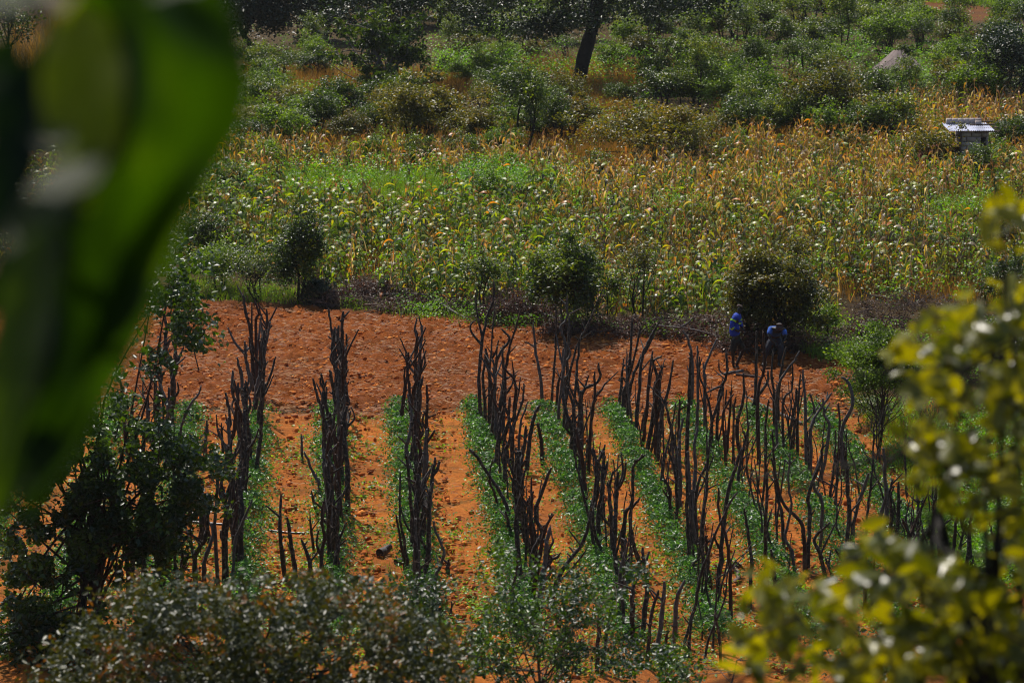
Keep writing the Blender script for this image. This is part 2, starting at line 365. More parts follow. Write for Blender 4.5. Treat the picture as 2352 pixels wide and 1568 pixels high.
def straw():
    g = np.random.default_rng(12); mb = MB()
    for n, poly in ((26000, FIELD), (6500, BEDS)):
        x, y, px, py = scatter_px(n, poly, g); n = len(x)
        if poly is FIELD:
            k = g.random(n) < .25 + .9 * np.clip(fbm(x * .6, y * .6, 40, 2) - .35, 0, 1) * 2; x, y = x[k], y[k]; n = len(x)
        L = g.uniform(.05, .24, n); a = g.uniform(-.9, .9, n) + (g.random(n) < .2) * 1.4; t = np.linspace(-.5, .5, 4)
        P = np.zeros((n, 4, 3)); P[..., 0] = x[:, None] + np.cos(a)[:, None] * L[:, None] * t
        P[..., 1] = y[:, None] + np.sin(a)[:, None] * L[:, None] * t
        P[..., 2] = .05 + g.uniform(.0, .07, n)[:, None] + g.normal(0, .16, n)[:, None] * L[:, None] * t + (.25 - t ** 2) * L[:, None] * .3
        Wv = np.zeros((n, 4, 3)); ww = g.uniform(.003, .008, n)
        Wv[..., 2] = ww[:, None] * .7; Wv[..., 1] = ww[:, None]
        strips(mb, P, Wv, g.random(n))
    o = mb.build('straw', M['straw']); tag(o, 'pale straw and stalk litter strewn over the ploughed red field', 'straw', kind='stuff')
straw()
def weeds():
    g = np.random.default_rng(13); mb = MB()
    x, y, px, py = scatter_px(4200, BEDS, g)
    k = (fbm(x * .55, y * .35, 60, 3) > .45) | (g.random(len(x)) < .1); k &= (py < 990) * (g.random(len(x)) < .25) | (py > 1000)
    x, y = x[k], y[k]
    for q in range(len(x)):
        n = g.integers(5, 16); s = g.uniform(.05, .2)
        C = np.stack([x[q] + g.normal(0, s, n), y[q] + g.normal(0, s, n), .06 + g.uniform(.02, .12, n)], -1)
        leaves(mb, C, g.uniform(.05, .11, n), g.uniform(.03, .07, n), up=1.2, g=g)
    x, y, px, py = scatter_px(22000, BEDS, g)
    k = fbm(x * .7, y * .4, 71, 3) > .46; x, y = x[k], y[k]
    grass(mb, x, y, np.full(len(x), .03), .10, .006, g, .6)
    o = mb.build('weeds', M['weed']); tag(o, 'low bright green weeds growing on the orange soil between the beds', 'weeds', kind='stuff')
weeds()

# ------------------------------------------------------------------ planted beds (low leafy crop)
ORD = ['first', 'second', 'third', 'fourth', 'fifth', 'sixth', 'seventh', 'eighth', 'ninth', 'tenth', 'eleventh', 'twelfth', 'thirteenth', 'fourteenth', 'fifteenth',
       'sixteenth', 'seventeenth', 'eighteenth', 'nineteenth', 'twentieth', 'twenty-first', 'twenty-second', 'twenty-third', 'twenty-fourth', 'twenty-fifth', 'twenty-sixth',
       'twenty-seventh', 'twenty-eighth', 'twenty-ninth', 'thirtieth', 'thirty-first', 'thirty-second', 'thirty-third', 'thirty-fourth', 'thirty-fifth', 'thirty-sixth',
       'thirty-seventh', 'thirty-eighth', 'thirty-ninth', 'fortieth']
def beds():
    g = np.random.default_rng(21)
    for i, (a, b) in enumerate(BEDW):
        mb = MB(); a = np.array(a); b = np.array(b); d = b - a; L = np.linalg.norm(d); d = d / L
        n = 13000
        t = g.random(n); dens = np.clip(.25 + 1.5 * vnoise(t * 62, np.full(n, i * 3.1), 80) * (fbm(t * 14, np.full(n, i * 3.1), 80, 3) > .30), .1, 1)
        if i in (0, 1, 3): dens *= .8
        k = g.random(n) < dens; t = t[k]; n = len(t)
        wd = .42 + .14 * (fbm(t * 9, np.full(n, i * 7.7), 83, 2) - .5) * 2
        off = g.normal(0, .5, n) * wd; h = (.42 + .22 * (fbm(t * 12, np.full(n, i * 1.3), 85, 2) - .5)) * np.clip(1 - (off / (wd * 1.6)) ** 2, .15, 1) * (.6 + .7 * vnoise(t * 62, np.full(n, i * 3.1), 80))
        P = a[None] + d[None] * (t * L)[:, None]
        z = .10 + h * g.random(n) ** .45
        side = -.12 if i >= 4 else .12
        C = np.stack([P[:, 0] + off + side, P[:, 1], z], -1)
        leaves(mb, C, g.uniform(.05, .12, n), g.uniform(.028, .06, n), up=.8, g=g, flat=.6)
        m2 = 260; tt = g.random(m2); P = a[None] + d[None] * (tt * L)[:, None]
        grass(mb, P[:, 0] + g.normal(0, .15, m2) + side, P[:, 1], np.full(m2, .1), .34, .006, g, .5, rnd=np.full(m2, .3))
        o = mb.build('crop_bed', M['crop'])
        tag(o, 'low leafy green crop growing along the %s planted bed from the left' % ORD[i], 'crop bed', 'green crop beds between the stakes', 'stuff')
beds()

# ------------------------------------------------------------------ stakes
VA, VB, VC, VD, VE, VG = (0, 522), (784, 522), (1568, 522), (0, 1045), (784, 1045), (1568, 1045)
S = .33355
TR = []        # (view, main polyline base->top, [forks])
def T_(v, main, *forks): TR.append((v, main, forks))
# row behind the middle
T_(VB, [(965, 1385), (950, 1150), (960, 900), (1000, 680), (1045, 560), (1050, 420)], [(960, 780), (935, 640), (925, 500)], [(950, 850), (900, 770), (890, 720), (912, 690)])
T_(VB, [(1010, 1470), (1018, 1200), (1030, 900), (1062, 550)], [(1025, 950), (995, 925)])
T_(VB, [(1025, 1530), (1050, 1300), (1062, 1000), (1090, 890), (1160, 790), (1105, 720)], [(1062, 1000), (1075, 830)])
T_(VB, [(1110, 1500), (1130, 1100), (1145, 930), (1190, 780), (1240, 610)])
T_(VB, [(1170, 1640), (1190, 1300), (1195, 1080), (1120, 980), (1110, 870)], [(1195, 1080), (1175, 930)])
T_(VB, [(1100, 1660), (1130, 1450), (1200, 1270), (1235, 1040)])
T_(VB, [(1180, 1700), (1180, 1450), (1250, 1220), (1255, 1110)]); T_(VB, [(1220, 1640), (1230, 1400), (1285, 1235)])
T_(VB, [(1270, 1700), (1300, 1480), (1330, 1330), (1370, 1260)]); T_(VB, [(1060, 1600), (1090, 1350), (1040, 1200), (1060, 1100)])
T_(VB, [(985, 1440), (990, 1250), (975, 1050), (1000, 900)]); T_(VB, [(1385, 1660), (1375, 1500), (1350, 1370)])
# next row
T_(VB, [(1390, 1280), (1370, 1050), (1335, 860), (1320, 690)]); T_(VB, [(1440, 1280), (1455, 1100), (1475, 800), (1475, 560)])
T_(VB, [(1490, 1430), (1500, 1230), (1540, 850), (1505, 700), (1545, 640), (1550, 480)])
T_(VB, [(1515, 1510), (1550, 1200), (1600, 900), (1690, 700), (1740, 590)], [(1560, 1150), (1470, 1020)])
T_(VB, [(1475, 1330), (1495, 1100), (1550, 950), (1580, 760)]); T_(VB, [(1570, 1600), (1600, 1250), (1625, 900), (1640, 780)])
T_(VB, [(1690, 1620), (1720, 1300), (1760, 1150), (1900, 1005)]); T_(VB, [(1640, 1640), (1640, 1330), (1665, 1150), (1770, 1070), (1765, 945)], [(1660, 1200), (1700, 1050)])
T_(VB, [(1600, 1700), (1610, 1450), (1590, 1240), (1550, 1130)]); T_(VB, [(1700, 1700), (1715, 1400), (1740, 1200), (1740, 1010)])
T_(VB, [(1530, 1400), (1545, 1150), (1560, 800), (1570, 640)]); T_(VB, [(1650, 1560), (1655, 1300), (1620, 1080), (1625, 930)])
# next
T_(VB, [(1900, 1320), (1920, 1180), (1940, 930)]); T_(VB, [(1930, 1350), (1960, 1150), (1985, 900), (1995, 640)])
T_(VB, [(1965, 1400), (1980, 1150), (2040, 950), (2110, 830), (2150, 730)]); T_(VB, [(2005, 1420), (1985, 1230), (1962, 1100), (1960, 860)])
T_(VB, [(2025, 1470), (2045, 1200), (2070, 950), (2120, 820), (2190, 690)]); T_(VB, [(2070, 1540), (2100, 1250), (2120, 1000), (2140, 880)])
T_(VB, [(2095, 1600), (2150, 1250), (2165, 1050), (2140, 950), (2200, 905)]); T_(VB, [(2170, 1640), (2200, 1300), (2245, 1130), (2275, 930)])
T_(VB, [(2210, 1450), (2190, 1150), (2200, 970)]); T_(VB, [(2120, 1600), (2180, 1280), (2170, 1180)])
T_(VB, [(1945, 1370), (1940, 1200), (2000, 1000), (2060, 715)]); T_(VB, [(2290, 1680), (2280, 1500), (2265, 1370)]); T_(VB, [(2330, 1640), (2320, 1400), (2325, 1210)])
# right hand rows
T_(VC, [(60, 1350), (60, 1000), (40, 830), (-5, 740)]); T_(VC, [(90, 1500), (100, 1300), (95, 1000), (95, 840)])
T_(VC, [(150, 1470), (150, 1100), (148, 1000), (230, 810)], [(150, 1050), (135, 960)]); T_(VC, [(215, 1640), (180, 1260), (110, 1050), (100, 900)])
T_(VC, [(235, 1640), (240, 1200), (290, 1040), (285, 870)], [(285, 1040), (240, 1000), (235, 925)]); T_(VC, [(300, 1640), (320, 1350), (330, 1130)])
T_(VC, [(345, 1640), (345, 1300), (355, 1180)]); T_(VC, [(400, 1620), (370, 1400), (410, 1200), (410, 1030)]); T_(VC, [(440, 1560), (445, 1400), (430, 1150)])
T_(VC, [(490, 1370), (500, 1100), (495, 740)]); T_(VC, [(525, 1640), (510, 1300), (520, 1130), (552, 1000), (540, 750)]); T_(VC, [(570, 1620), (570, 1400), (585, 1210)])
T_(VC, [(625, 1500), (620, 1200), (600, 1000), (610, 850)], [(615, 1180), (540, 1010)]); T_(VC, [(660, 1640), (640, 1300), (655, 1100), (740, 950), (785, 870)])
T_(VC, [(650, 1420), (660, 1100), (700, 850)]); T_(VC, [(700, 1640), (680, 1250), (745, 1130), (740, 960)]); T_(VC, [(790, 1640), (780, 1300), (795, 1030)])
T_(VC, [(860, 1700), (840, 1300), (820, 1020)]); T_(VC, [(925, 1400), (905, 1290), (865, 1160)]); T_(VC, [(880, 1760), (880, 1430), (940, 1300), (1022, 1180)])
T_(VC, [(950, 1760), (1000, 1420), (960, 1300), (950, 1200)], [(960, 1300), (1000, 1230)]); T_(VC, [(1060, 1700), (1070, 1450), (1062, 1230)])
T_(VC, [(1110, 1750), (1090, 1440), (1160, 1250), (1130, 1110), (1080, 1065)]); T_(VC, [(720, 1480), (770, 1230), (775, 1130)])
T_(VC, [(20, 1640), (40, 1300), (45, 1000), (50, 870)]); T_(VC, [(470, 1370), (480, 1250), (575, 1100), (580, 1010)]); T_(VC, [(180, 1650), (200, 1350), (270, 1130), (160, 1160)])
T_(VG, [(300, 170), (290, 0), (270, -250), (340, -400)]); T_(VG, [(405, 340), (380, 200), (400, 60), (450, -200)]); T_(VG, [(50, 800), (30, 500), (20, 200), (15, 0)])
T_(VG, [(150, 900), (130, 500), (160, 200), (150, -120)]); T_(VG, [(190, 960), (160, 700), (150, 560)]); T_(VG, [(100, 690), (90, 300), (165, 60), (180, -100)])
T_(VG, [(240, 980), (270, 700), (310, 300), (400, 0)], [(290, 720), (230, 640), (205, 570)]); T_(VG, [(330, 1240), (320, 900), (290, 600), (235, 430), (230, 240)])
T_(VG, [(460, 1080), (470, 800), (440, 550), (415, 400)], [(455, 960), (490, 1000)]); T_(VG, [(645, 1060), (625, 900), (595, 660)]); T_(VG, [(605, 1060), (570, 780), (555, 500), (560, 200), (540, 0)], [(560, 560), (605, 400)])
T_(VG, [(700, 730), (680, 450), (640, 300), (620, 100), (600, -150)]); T_(VG, [(780, 860), (750, 700), (700, 600), (740, 400), (710, 200), (720, 0)]); T_(VG, [(840, 800), (830, 600), (800, 480), (670, 330), (590, 30)])
T_(VG, [(860, 790), (870, 460), (860, 300), (930, 100), (950, -50)]); T_(VG, [(945, 690), (950, 350), (895, 250), (890, 150), (950, 0)]); T_(VG, [(1000, 390), (1030, 200), (1045, 0)])
T_(VG, [(1050, 440), (1055, 200), (1070, -40)]); T_(VG, [(1115, 820), (1140, 500), (1120, 200), (1090, -60)], [(1115, 800), (1060, 700), (1045, 680)]); T_(VG, [(1180, 650), (1180, 500), (1250, 250), (1268, 150)])
T_(VG, [(1250, 650), (1270, 400), (1290, 200), (1300, 0)], [(1290, 270), (1345, 200)]); T_(VG, [(1310, 700), (1325, 500), (1375, 300), (1355, 50), (1340, -60)]); T_(VG, [(1385, 560), (1410, 350), (1385, 180), (1390, 80)])
T_(VG, [(1430, 600), (1430, 400), (1415, 280), (1435, 190)]); T_(VG, [(1470, 610), (1480, 400), (1470, 200)]); T_(VG, [(1550, 760), (1555, 600), (1500, 460)], [(1552, 590), (1620, 430), (1680, 300)])
T_(VG, [(1600, 680), (1610, 450), (1595, 220)]); T_(VG, [(1640, 640), (1680, 590), (1760, 470)]); T_(VG, [(1715, 920), (1715, 700), (1720, 480), (1715, 330)], [(1715, 820), (1640, 670)])
T_(VG, [(1755, 900), (1760, 700), (1745, 570), (1810, 470)], [(1760, 740), (1810, 650)]); T_(VG, [(1820, 890), (1860, 700), (1870, 500), (1890, 420)]); T_(VG, [(1935, 870), (1960, 650), (1955, 500), (1975, 400)])
T_(VG, [(2135, 800), (2175, 750), (2130, 600), (2100, 480)]); T_(VG, [(2210, 800), (2240, 680), (2270, 580)]); T_(VG, [(1870, 760), (1920, 560), (1925, 500)]); T_(VG, [(2000, 850), (1975, 680), (1960, 560)])
T_(VG, [(1250, 1130), (1240, 900), (1245, 700)]); T_(VG, [(1300, 1160), (1290, 900), (1300, 720)]); T_(VG, [(1400, 1060), (1395, 860), (1380, 700)]); T_(VG, [(-10, 1330), (80, 1100), (110, 900), (200, 600), (310, 350), (360, 270)])
T_(VG, [(35, 1390), (50, 1250), (70, 1100)]); T_(VG, [(210, 1260), (225, 1110)]); T_(VG, [(985, 830), (940, 700), (900, 600), (1000, 470)], [(940, 690), (1050, 480)]); T_(VG, [(1045, 840), (1000, 790), (980, 740)], [(1000, 790), (1020, 695)])
T_(VG, [(270, 1480), (250, 1300), (210, 1110)]); T_(VG, [(0, 930), (70, 800), (90, 770)])
# centre bottom
T_(VE, [(620, 1090), (640, 900), (690, 770), (705, 680), (650, 550), (640, 480)]); T_(VE, [(465, 860), (450, 700), (410, 450), (412, 140)]); T_(VE, [(440, 830), (425, 700), (380, 430)])
T_(VE, [(540, 1100), (530, 800), (500, 500), (470, 100), (450, 0)]); T_(VE, [(1195, 1230), (1180, 1000), (1205, 800), (1215, 690)]); T_(VE, [(1250, 1000), (1220, 700), (1200, 500), (1235, 300), (1260, 130)])
T_(VE, [(1290, 990), (1320, 700), (1380, 550), (1335, 450), (1350, 350), (1445, 100)]); T_(VE, [(1365, 1050), (1390, 850), (1430, 780), (1500, 740)]); T_(VE, [(1450, 1060), (1455, 960), (1560, 850), (1690, 675)])
T_(VE, [(1425, 1080), (1470, 940), (1540, 780), (1650, 650), (1700, 500), (1720, 380)]); T_(VE, [(1170, 520), (1150, 420), (1100, 300), (1020, 180), (940, 50), (880, -10)]); T_(VE, [(1090, 470), (1060, 300), (1020, 200), (1045, 60)])
T_(VE, [(1475, 840), (1420, 740), (1465, 610)]); T_(VE, [(1820, 820), (1790, 700), (1730, 500), (1750, 200), (1740, 0)]); T_(VE, [(1780, 780), (1735, 650), (1715, 500), (1640, 200), (1595, -20)])
T_(VE, [(1870, 790), (1860, 500), (1845, 300), (1870, 150)]); T_(VE, [(1935, 760), (1950, 450), (2000, 350), (2000, 100), (2080, 0)]); T_(VE, [(2060, 740), (2000, 600), (1985, 420), (2050, 310)])
T_(VE, [(1960, 1320), (1930, 950), (1960, 850), (1995, 740), (1975, 600)]); T_(VE, [(2005, 1340), (2000, 1000), (2010, 870)]); T_(VE, [(2065, 1300), (2100, 950), (2080, 800), (2070, 660)], [(2085, 800), (2115, 700)])
T_(VE, [(2100, 1520), (2130, 1150), (2180, 960)]); T_(VE, [(2165, 1400), (2210, 1100), (2220, 910)]); T_(VE, [(2275, 540), (2260, 300), (2225, 200)]); T_(VE, [(2310, 560), (2300, 200), (2240, -50)])
T_(VE, [(2250, 1560), (2290, 1200), (2300, 1000), (2355, 870)]); T_(VE, [(2190, 1560), (2230, 1350), (2245, 1250)]); T_(VE, [(1760, 1500), (1770, 1200), (1760, 1000)]); T_(VE, [(1790, 1500), (1830, 1220), (1840, 1000)])
T_(VE, [(755, 1140), (760, 1040)]); T_(VE, [(735, 830), (738, 750)]); T_(VE, [(1160, 680), (1165, 560), (1130, 400)]); T_(VE, [(1335, 760), (1340, 600), (1310, 450), (1310, 180)])
# left
T_(VA, [(880, 1600), (850, 1250), (820, 1000)]); T_(VA, [(1070, 1500), (1075, 1120), (1050, 1090), (1020, 1010)]); T_(VA, [(1010, 1480), (1020, 1250), (993, 1200), (995, 1070)]); T_(VA, [(1270, 1700), (1255, 1430), (1300, 1280), (1380, 1170), (1405, 1110)])
T_(VA, [(1130, 1640), (1140, 1300), (1130, 1080), (1070, 1000)]); T_(VA, [(1410, 1580), (1430, 1350)]); T_(VA, [(1535, 1600), (1530, 1370)]); T_(VA, [(1580, 1600), (1582, 1400)])
T_(VA, [(1665, 1640), (1640, 1300), (1610, 1150), (1615, 1010)], [(1615, 1130), (1660, 1170)]); T_(VA, [(1720, 1420), (1690, 1240), (1650, 950)]); T_(VA, [(1790, 1400), (1810, 1210), (1870, 1050), (1910, 910)])
T_(VA, [(1750, 1150), (1740, 800), (1700, 600), (1685, 500)], [(1735, 800), (1750, 540)]); T_(VA, [(1770, 1150), (1770, 700), (1795, 610), (1762, 520)]); T_(VA, [(1790, 1200), (1800, 840), (1885, 690)]); T_(VA, [(1740, 1100), (1790, 750), (1810, 630)])
T_(VA, [(1020, 1440), (1030, 1190)]); T_(VA, [(2080, 1620), (2075, 1450)])
T_(VD, [(1230, 900), (1210, 700), (1235, 500), (1270, 520)]); T_(VD, [(1250, 880), (1262, 620)]); T_(VD, [(1370, 700), (1385, 500), (1375, 300)]); T_(VD, [(1400, 640), (1402, 350)])
T_(VD, [(1350, 900), (1350, 720), (1420, 600), (1445, 470), (1410, 270)], [(1350, 730), (1270, 540)]); T_(VD, [(1210, 900), (1260, 820), (1310, 690)]); T_(VD, [(1150, 900), (1105, 800), (1150, 730)]); T_(VD, [(1400, 880), (1420, 740), (1470, 600), (1465, 500)])
T_(VD, [(1500, 900), (1490, 500), (1520, 200), (1520, 0)]); T_(VD, [(1550, 920), (1560, 500), (1625, 200), (1650, -50)]); T_(VD, [(1600, 970), (1620, 650), (1700, 450), (1748, 330)]); T_(VD, [(1970, 870), (1940, 550), (1945, 300)])
T_(VD, [(2040, 840), (2010, 650), (1985, 450)]); T_(VD, [(2150, 870), (2120, 750), (2070, 630)]); T_(VD, [(2160, 700), (2140, 410)]); T_(VD, [(2200, 440), (2145, 280)]); T_(VD, [(2210, 350), (2200, 220), (2150, 130), (2100, 0)])
T_(VD, [(530, 1350), (570, 1000), (560, 750)]); T_(VD, [(620, 950), (660, 680)]); T_(VD, [(650, 1130), (690, 880), (720, 690)]); T_(VD, [(1440, 600), (1430, 400), (1490, 370)]); T_(VD, [(1690, 370), (1700, 200), (1720, 0), (1740, -100)])

def stakes():
    g = np.random.default_rng(31); recs = []
    for v, main, forks in TR:
        f = lambda q: [(v[0] + a * S, v[1] + b * S) for a, b in q]
        recs.append((f(main), [f(k) for k in forks], g.uniform(.034, .056)))
    # filling the rows that are seen end on
    lines = [((402, 925), (300, 1420), 14, 30), ((582, 915), (532, 1350), 23, 26), ((785, 915), (757, 1370), 29, 30), ((952, 940), (975, 1410), 25, 24),
             ((1120, 970), (1225, 1440), 12, 20), ((1300, 1000), (1440, 1440), 9, 25), ((1520, 1060), (1680, 1500), 9, 25), ((1650, 1040), (1760, 1330), 7, 25), ((1830, 1040), (1940, 1280), 5, 25),
             ((255, 960), (140, 1450), 8, 30)]
    for (a, b, n, sp) in lines:
        for k in range(n):
            t = (k + g.uniform(-.35, .35)) / max(n - 1, 1); t = min(max(t, 0), 1)
            t = t if t < 1 else 1
            px = a[0] + (b[0] - a[0]) * t + g.normal(0, sp * .45); py = a[1] + (b[1] - a[1]) * t
            h = g.uniform(1.65, 2.35) * ppm(G(px, py)[1]); lean = g.normal(0, .06) * h
            pts = [(px, py)]
            m = 5
            wob = np.cumsum(g.normal(0, 4.5, m))
            for q in range(1, m + 1): pts.append((px + lean * q / m + wob[q - 1], py - h * q / m))
            forks = []
            for _ in range(g.integers(0, 4)):
                q = g.integers(2, m); s_ = g.choice([-1, 1]); l = g.uniform(.12, .55) * h * .7
                p0 = pts[q]; w1 = g.uniform(.05, .38); forks.append([p0, (p0[0] + s_ * l * w1, p0[1] - l * .45), (p0[0] + s_ * l * (w1 + g.uniform(-.3, .3)), p0[1] - l)])
            recs.append((pts, forks, g.uniform(.048, .072)))
    recs = recs[:299]; print('stakes', len(recs))
    # row membership by world x at the bed line
    out = []
    for main, forks, r in recs:
        bx, by = G(*main[0]); dd = [abs(bx - (a[0] + (b[0] - a[0]) * (by - a[1]) / (b[1] - a[1]))) for a, b in BEDW]
        out.append((int(np.argmin(dd)), by, main, forks, r, bx))
    rows = {}
    for o in out: rows.setdefault(o[0], []).append(o)
    for ri in sorted(rows):
        L = sorted(rows[ri], key=lambda o: -o[1])
        for oi, (ri_, by, main, forks, r, bx) in enumerate(L):
            k = ppm(by); b0 = main[0]; mb = MB()
            dy = g.normal(0, .10, 12).cumsum() * .5
            def loc(q, i=None):
                z = (b0[1] - q[1]) / k / CT ; x = (q[0] - b0[0]) / k
                return np.array([x, 0, z])
            P = np.array([loc(q) for q in main]); P[:, 1] = np.interp(P[:, 2], np.linspace(0, 2.6, 12), dy)
            P[0, 2] -= .15; P[0, 1] = 0
            Q = spline(P, 5); Q[1:-1] += g.normal(0, .007, (len(Q) - 2, 3)); n = len(Q); H = Q[-1, 2]
            rr = np.linspace(r, r * g.uniform(.42, .6), n) * (1 + .06 * np.sin(np.arange(n) * 1.7 + g.random() * 6))
            rr[-1] *= .6
            tube(mb, Q, rr, 7, knob=.09, rg=g)
            for fk in forks:
                FP = np.array([loc(q) for q in fk]); FP[0] = Q[np.argmin(np.linalg.norm(Q - np.array([FP[0][0], np.interp(FP[0][2], P[:, 2], P[:, 1]), FP[0][2]]), axis=1))]
                FP[1:, 1] = FP[0, 1] + np.linspace(0, g.normal(0, .15), len(FP))[1:]
                q = spline(FP, 4); r0 = r * g.uniform(.55, .72); tube(mb, q, np.linspace(r0, r0 * .5, len(q)), 6, knob=.08, rg=g)
            for _ in range(g.integers(3, 8)):        # knots and cut side twigs
                i = g.integers(2, n - 1); a = g.uniform(0, 6.28); L_ = g.uniform(.05, .13) * (1 + 2.2 * (g.random() < .2))
                d = np.array([math.cos(a), math.sin(a), g.uniform(.4, 1.6)]); d /= np.linalg.norm(d)
                tube(mb, [Q[i], Q[i] + d * L_ * .5, Q[i] + d * L_], [r * .5, r * .38, r * .26], 5, rg=g)
            mat = [M['bark'], M['bark'], M['bark_grey'], M['bark_red'], M['bark']][g.integers(0, 5)]
            o = mb.build('wooden_stake', mat, smooth=True); o.location = (bx, by, .10)
            look = ('forked ' if forks else '') + ('grey' if mat is M['bark_grey'] else 'reddish' if mat is M['bark_red'] else 'dark')
            tag(o, '%s stake, %s from the far end of the %s staked bed from left' % (look, ORD[oi], ORD[ri]), 'stake', 'rough wooden stakes standing along the crop beds')
stakes()
def more_stakes():
    g = np.random.default_rng(33); mb = MB()
    for (a, b, n) in (((1130, 985), (1250, 1440), 12), ((1310, 1000), (1455, 1450), 16), ((1470, 990), (1640, 1480), 18), ((1640, 1000), (1830, 1400), 18), ((1790, 1010), (1990, 1330), 16), ((1900, 1040), (2130, 1330), 14), ((2010, 1080), (2250, 1300), 12), ((1580, 1300), (1650, 1540), 6)):
        for k in range(n):
            t = g.random(); px = a[0] + (b[0] - a[0]) * t + g.normal(0, 12); py = a[1] + (b[1] - a[1]) * t; x, y = G(px, py); h = g.uniform(1.3, 2.3) * (1 - .25 * (px > 1900)); r = g.uniform(.018, .034)
            Q = [(x, y, -.1)]; lean = g.normal(0, .13, 2); w_ = np.cumsum(g.normal(0, .035, (5, 2)), 0)
            for q in range(5): Q.append((x + lean[0] * h * (q + 1) / 5 + w_[q, 0], y + lean[1] * h * (q + 1) / 5 + w_[q, 1], h * (q + 1) / 5))
            Q = spline(Q, 3); tube(mb, Q, np.linspace(r, r * .45, len(Q)), 6, knob=.09, rg=g)
            for _ in range(g.integers(0, 3)):
                p0 = Q[g.integers(6, len(Q) - 2)]; L = g.uniform(.2, .7); d = np.array([g.normal(0, .45), g.normal(0, .3), 1.0]) * L
                tube(mb, spline([p0, p0 + d * .45 + g.normal(0, .04, 3), p0 + d + g.normal(0, .05, 3)], 3), np.linspace(r * .6, r * .25, 7), 5, knob=.06, rg=g)
    tag(mb.build('thin_stakes', M['bark'], smooth=True), 'thin twiggy dark stakes crowded among the thicker ones along the right-hand beds', 'stakes', kind='stuff')
more_stakes()

# ------------------------------------------------------------------ bushes and trees
def tree_mesh(seed, h, cw, ch, z_c, nclump, nleaf, L, Wd, trunk_r, stems=1, tmpl=KITE, clump=.32, up=.9, fill=.55):
    """unit builder: returns (trunk MB, crown MB); cw, ch are crown half sizes, z_c the crown centre"""
    g = np.random.default_rng(seed); tr = MB(); cr = MB()
    d = unit(g.normal(0, 1, (nclump, 3))); d[:, 2] = np.where(d[:, 2] < -.5, -d[:, 2] * .6, d[:, 2])
    rad = fill + (1 - fill) * g.random(nclump) ** .7; rad *= 1 + .22 * np.sin(3 * np.arctan2(d[:, 1], d[:, 0]) + seed) + g.normal(0, .13, nclump) + .14 * np.sin(5 * d[:, 2] * 2 + 2 * np.arctan2(d[:, 1], d[:, 0]) + seed * 1.7)
    C = d * rad[:, None] * np.array([cw, cw, ch]); C[:, 2] += z_c
    bases = []
    for s_ in range(stems):
        a = g.uniform(0, 6.28); sp = .12 * (stems > 1)
        b = np.array([math.cos(a) * sp, math.sin(a) * sp, -.1]); top = np.array([math.cos(a) * cw * .35 * (stems > 1), math.sin(a) * cw * .35 * (stems > 1), z_c + ch * .2])
        mid = (b + top) / 2 + g.normal(0, .09 * h, 3) * [1, 1, .2]
        Q = spline([b, mid, top], 5); tube(tr, Q, np.linspace(trunk_r, trunk_r * .35, len(Q)), 7, knob=.05, rg=g); bases.append(Q)
    for q in range(0, nclump, 2):
        Q = bases[q % stems]; i = g.integers(int(len(Q) * .35), len(Q)); p0 = Q[i]; p1 = C[q]
        mid = p0 * .5 + p1 * .5 + g.normal(0, .06 * h, 3) * [1, 1, .5]
        P = spline([p0, mid, p1], 3); tube(tr, P, np.linspace(trunk_r * .32, trunk_r * .09, len(P)), 5, rg=g, cap=False)
    n = nclump * nleaf; ci = np.repeat(np.arange(nclump), nleaf)
    off = g.normal(0, 1, (n, 3)) * np.array([cw, cw, ch * .7]) * clump * (.6 + .8 * g.random(nclump))[ci][:, None]
    CC = C[ci] + off; CC[:, 2] = np.maximum(CC[:, 2], .05)
    cl = g.random(nclump)[ci]; rnd = np.clip(.55 * cl + .45 * g.random(n) + .25 * np.clip((CC[:, 2] - z_c) / ch, -1, 1) * .3, 0, 1)
    sz = g.uniform(.7, 1.25, n); A = off / np.linalg.norm(off, axis=1, keepdims=True) + g.normal(0, .5, (n, 3)); A[:, 2] -= .25
    leaves(cr, CC, L * sz, Wd * sz, tmpl, up, rnd, A=A, g=g, flat=.55)
    return tr, cr
BV = []       # bush variants: (trunk mesh, crown mesh by material)
def variant(seed, mat, **k):
    tr, cr = tree_mesh(seed, **k); return (tr.mesh('trunk', M['trunk'], True), cr.mesh('crown', M[mat]))
KB = dict(h=2.4, cw=1.45, ch=1.15, z_c=1.45, nclump=58, nleaf=84, L=.135, Wd=.08, trunk_r=.055, stems=4, clump=.14, fill=.40)
VAR = {
    'dark': [variant(100 + k, 'bush', **KB) for k in range(4)],
    'olive': [variant(120 + k, 'bush_olive', **KB) for k in range(2)],
    'bright': [variant(130 + k, 'bush_bright', **dict(KB, L=.14, Wd=.085)) for k in range(2)],
    'open': [variant(150 + k, 'bush_olive' if k else 'bush', h=3, cw=1.3, ch=1.15, z_c=1.7, nclump=34, nleaf=55, L=.13, Wd=.075, trunk_r=.06, stems=4, clump=.14) for k in range(2)],
    'tall': [variant(140 + k, 'bush', h=4, cw=1.2, ch=1.7, z_c=2.6, nclump=40, nleaf=75, L=.14, Wd=.085, trunk_r=.07, stems=2, clump=.16) for k in range(2)],
}
def put(kind, name, label, cat, px, py, sx, sz, group=None, vi=None, rz=None):
    g = rng; tr, cr = VAR[kind][g.integers(0, len(VAR[kind])) if vi is None else vi]
    x, y = G(px, py); t = thing(name, label, cat, (x, y, z0(x, y) - .03), g.uniform(0, 6.28) if rz is None else rz, group, (sx, sx, sz))
    for nm, me in (('trunk', tr), ('crown', cr)):
        o = bpy.data.objects.new(nm, me); COL.objects.link(o); o.parent = t
    return t
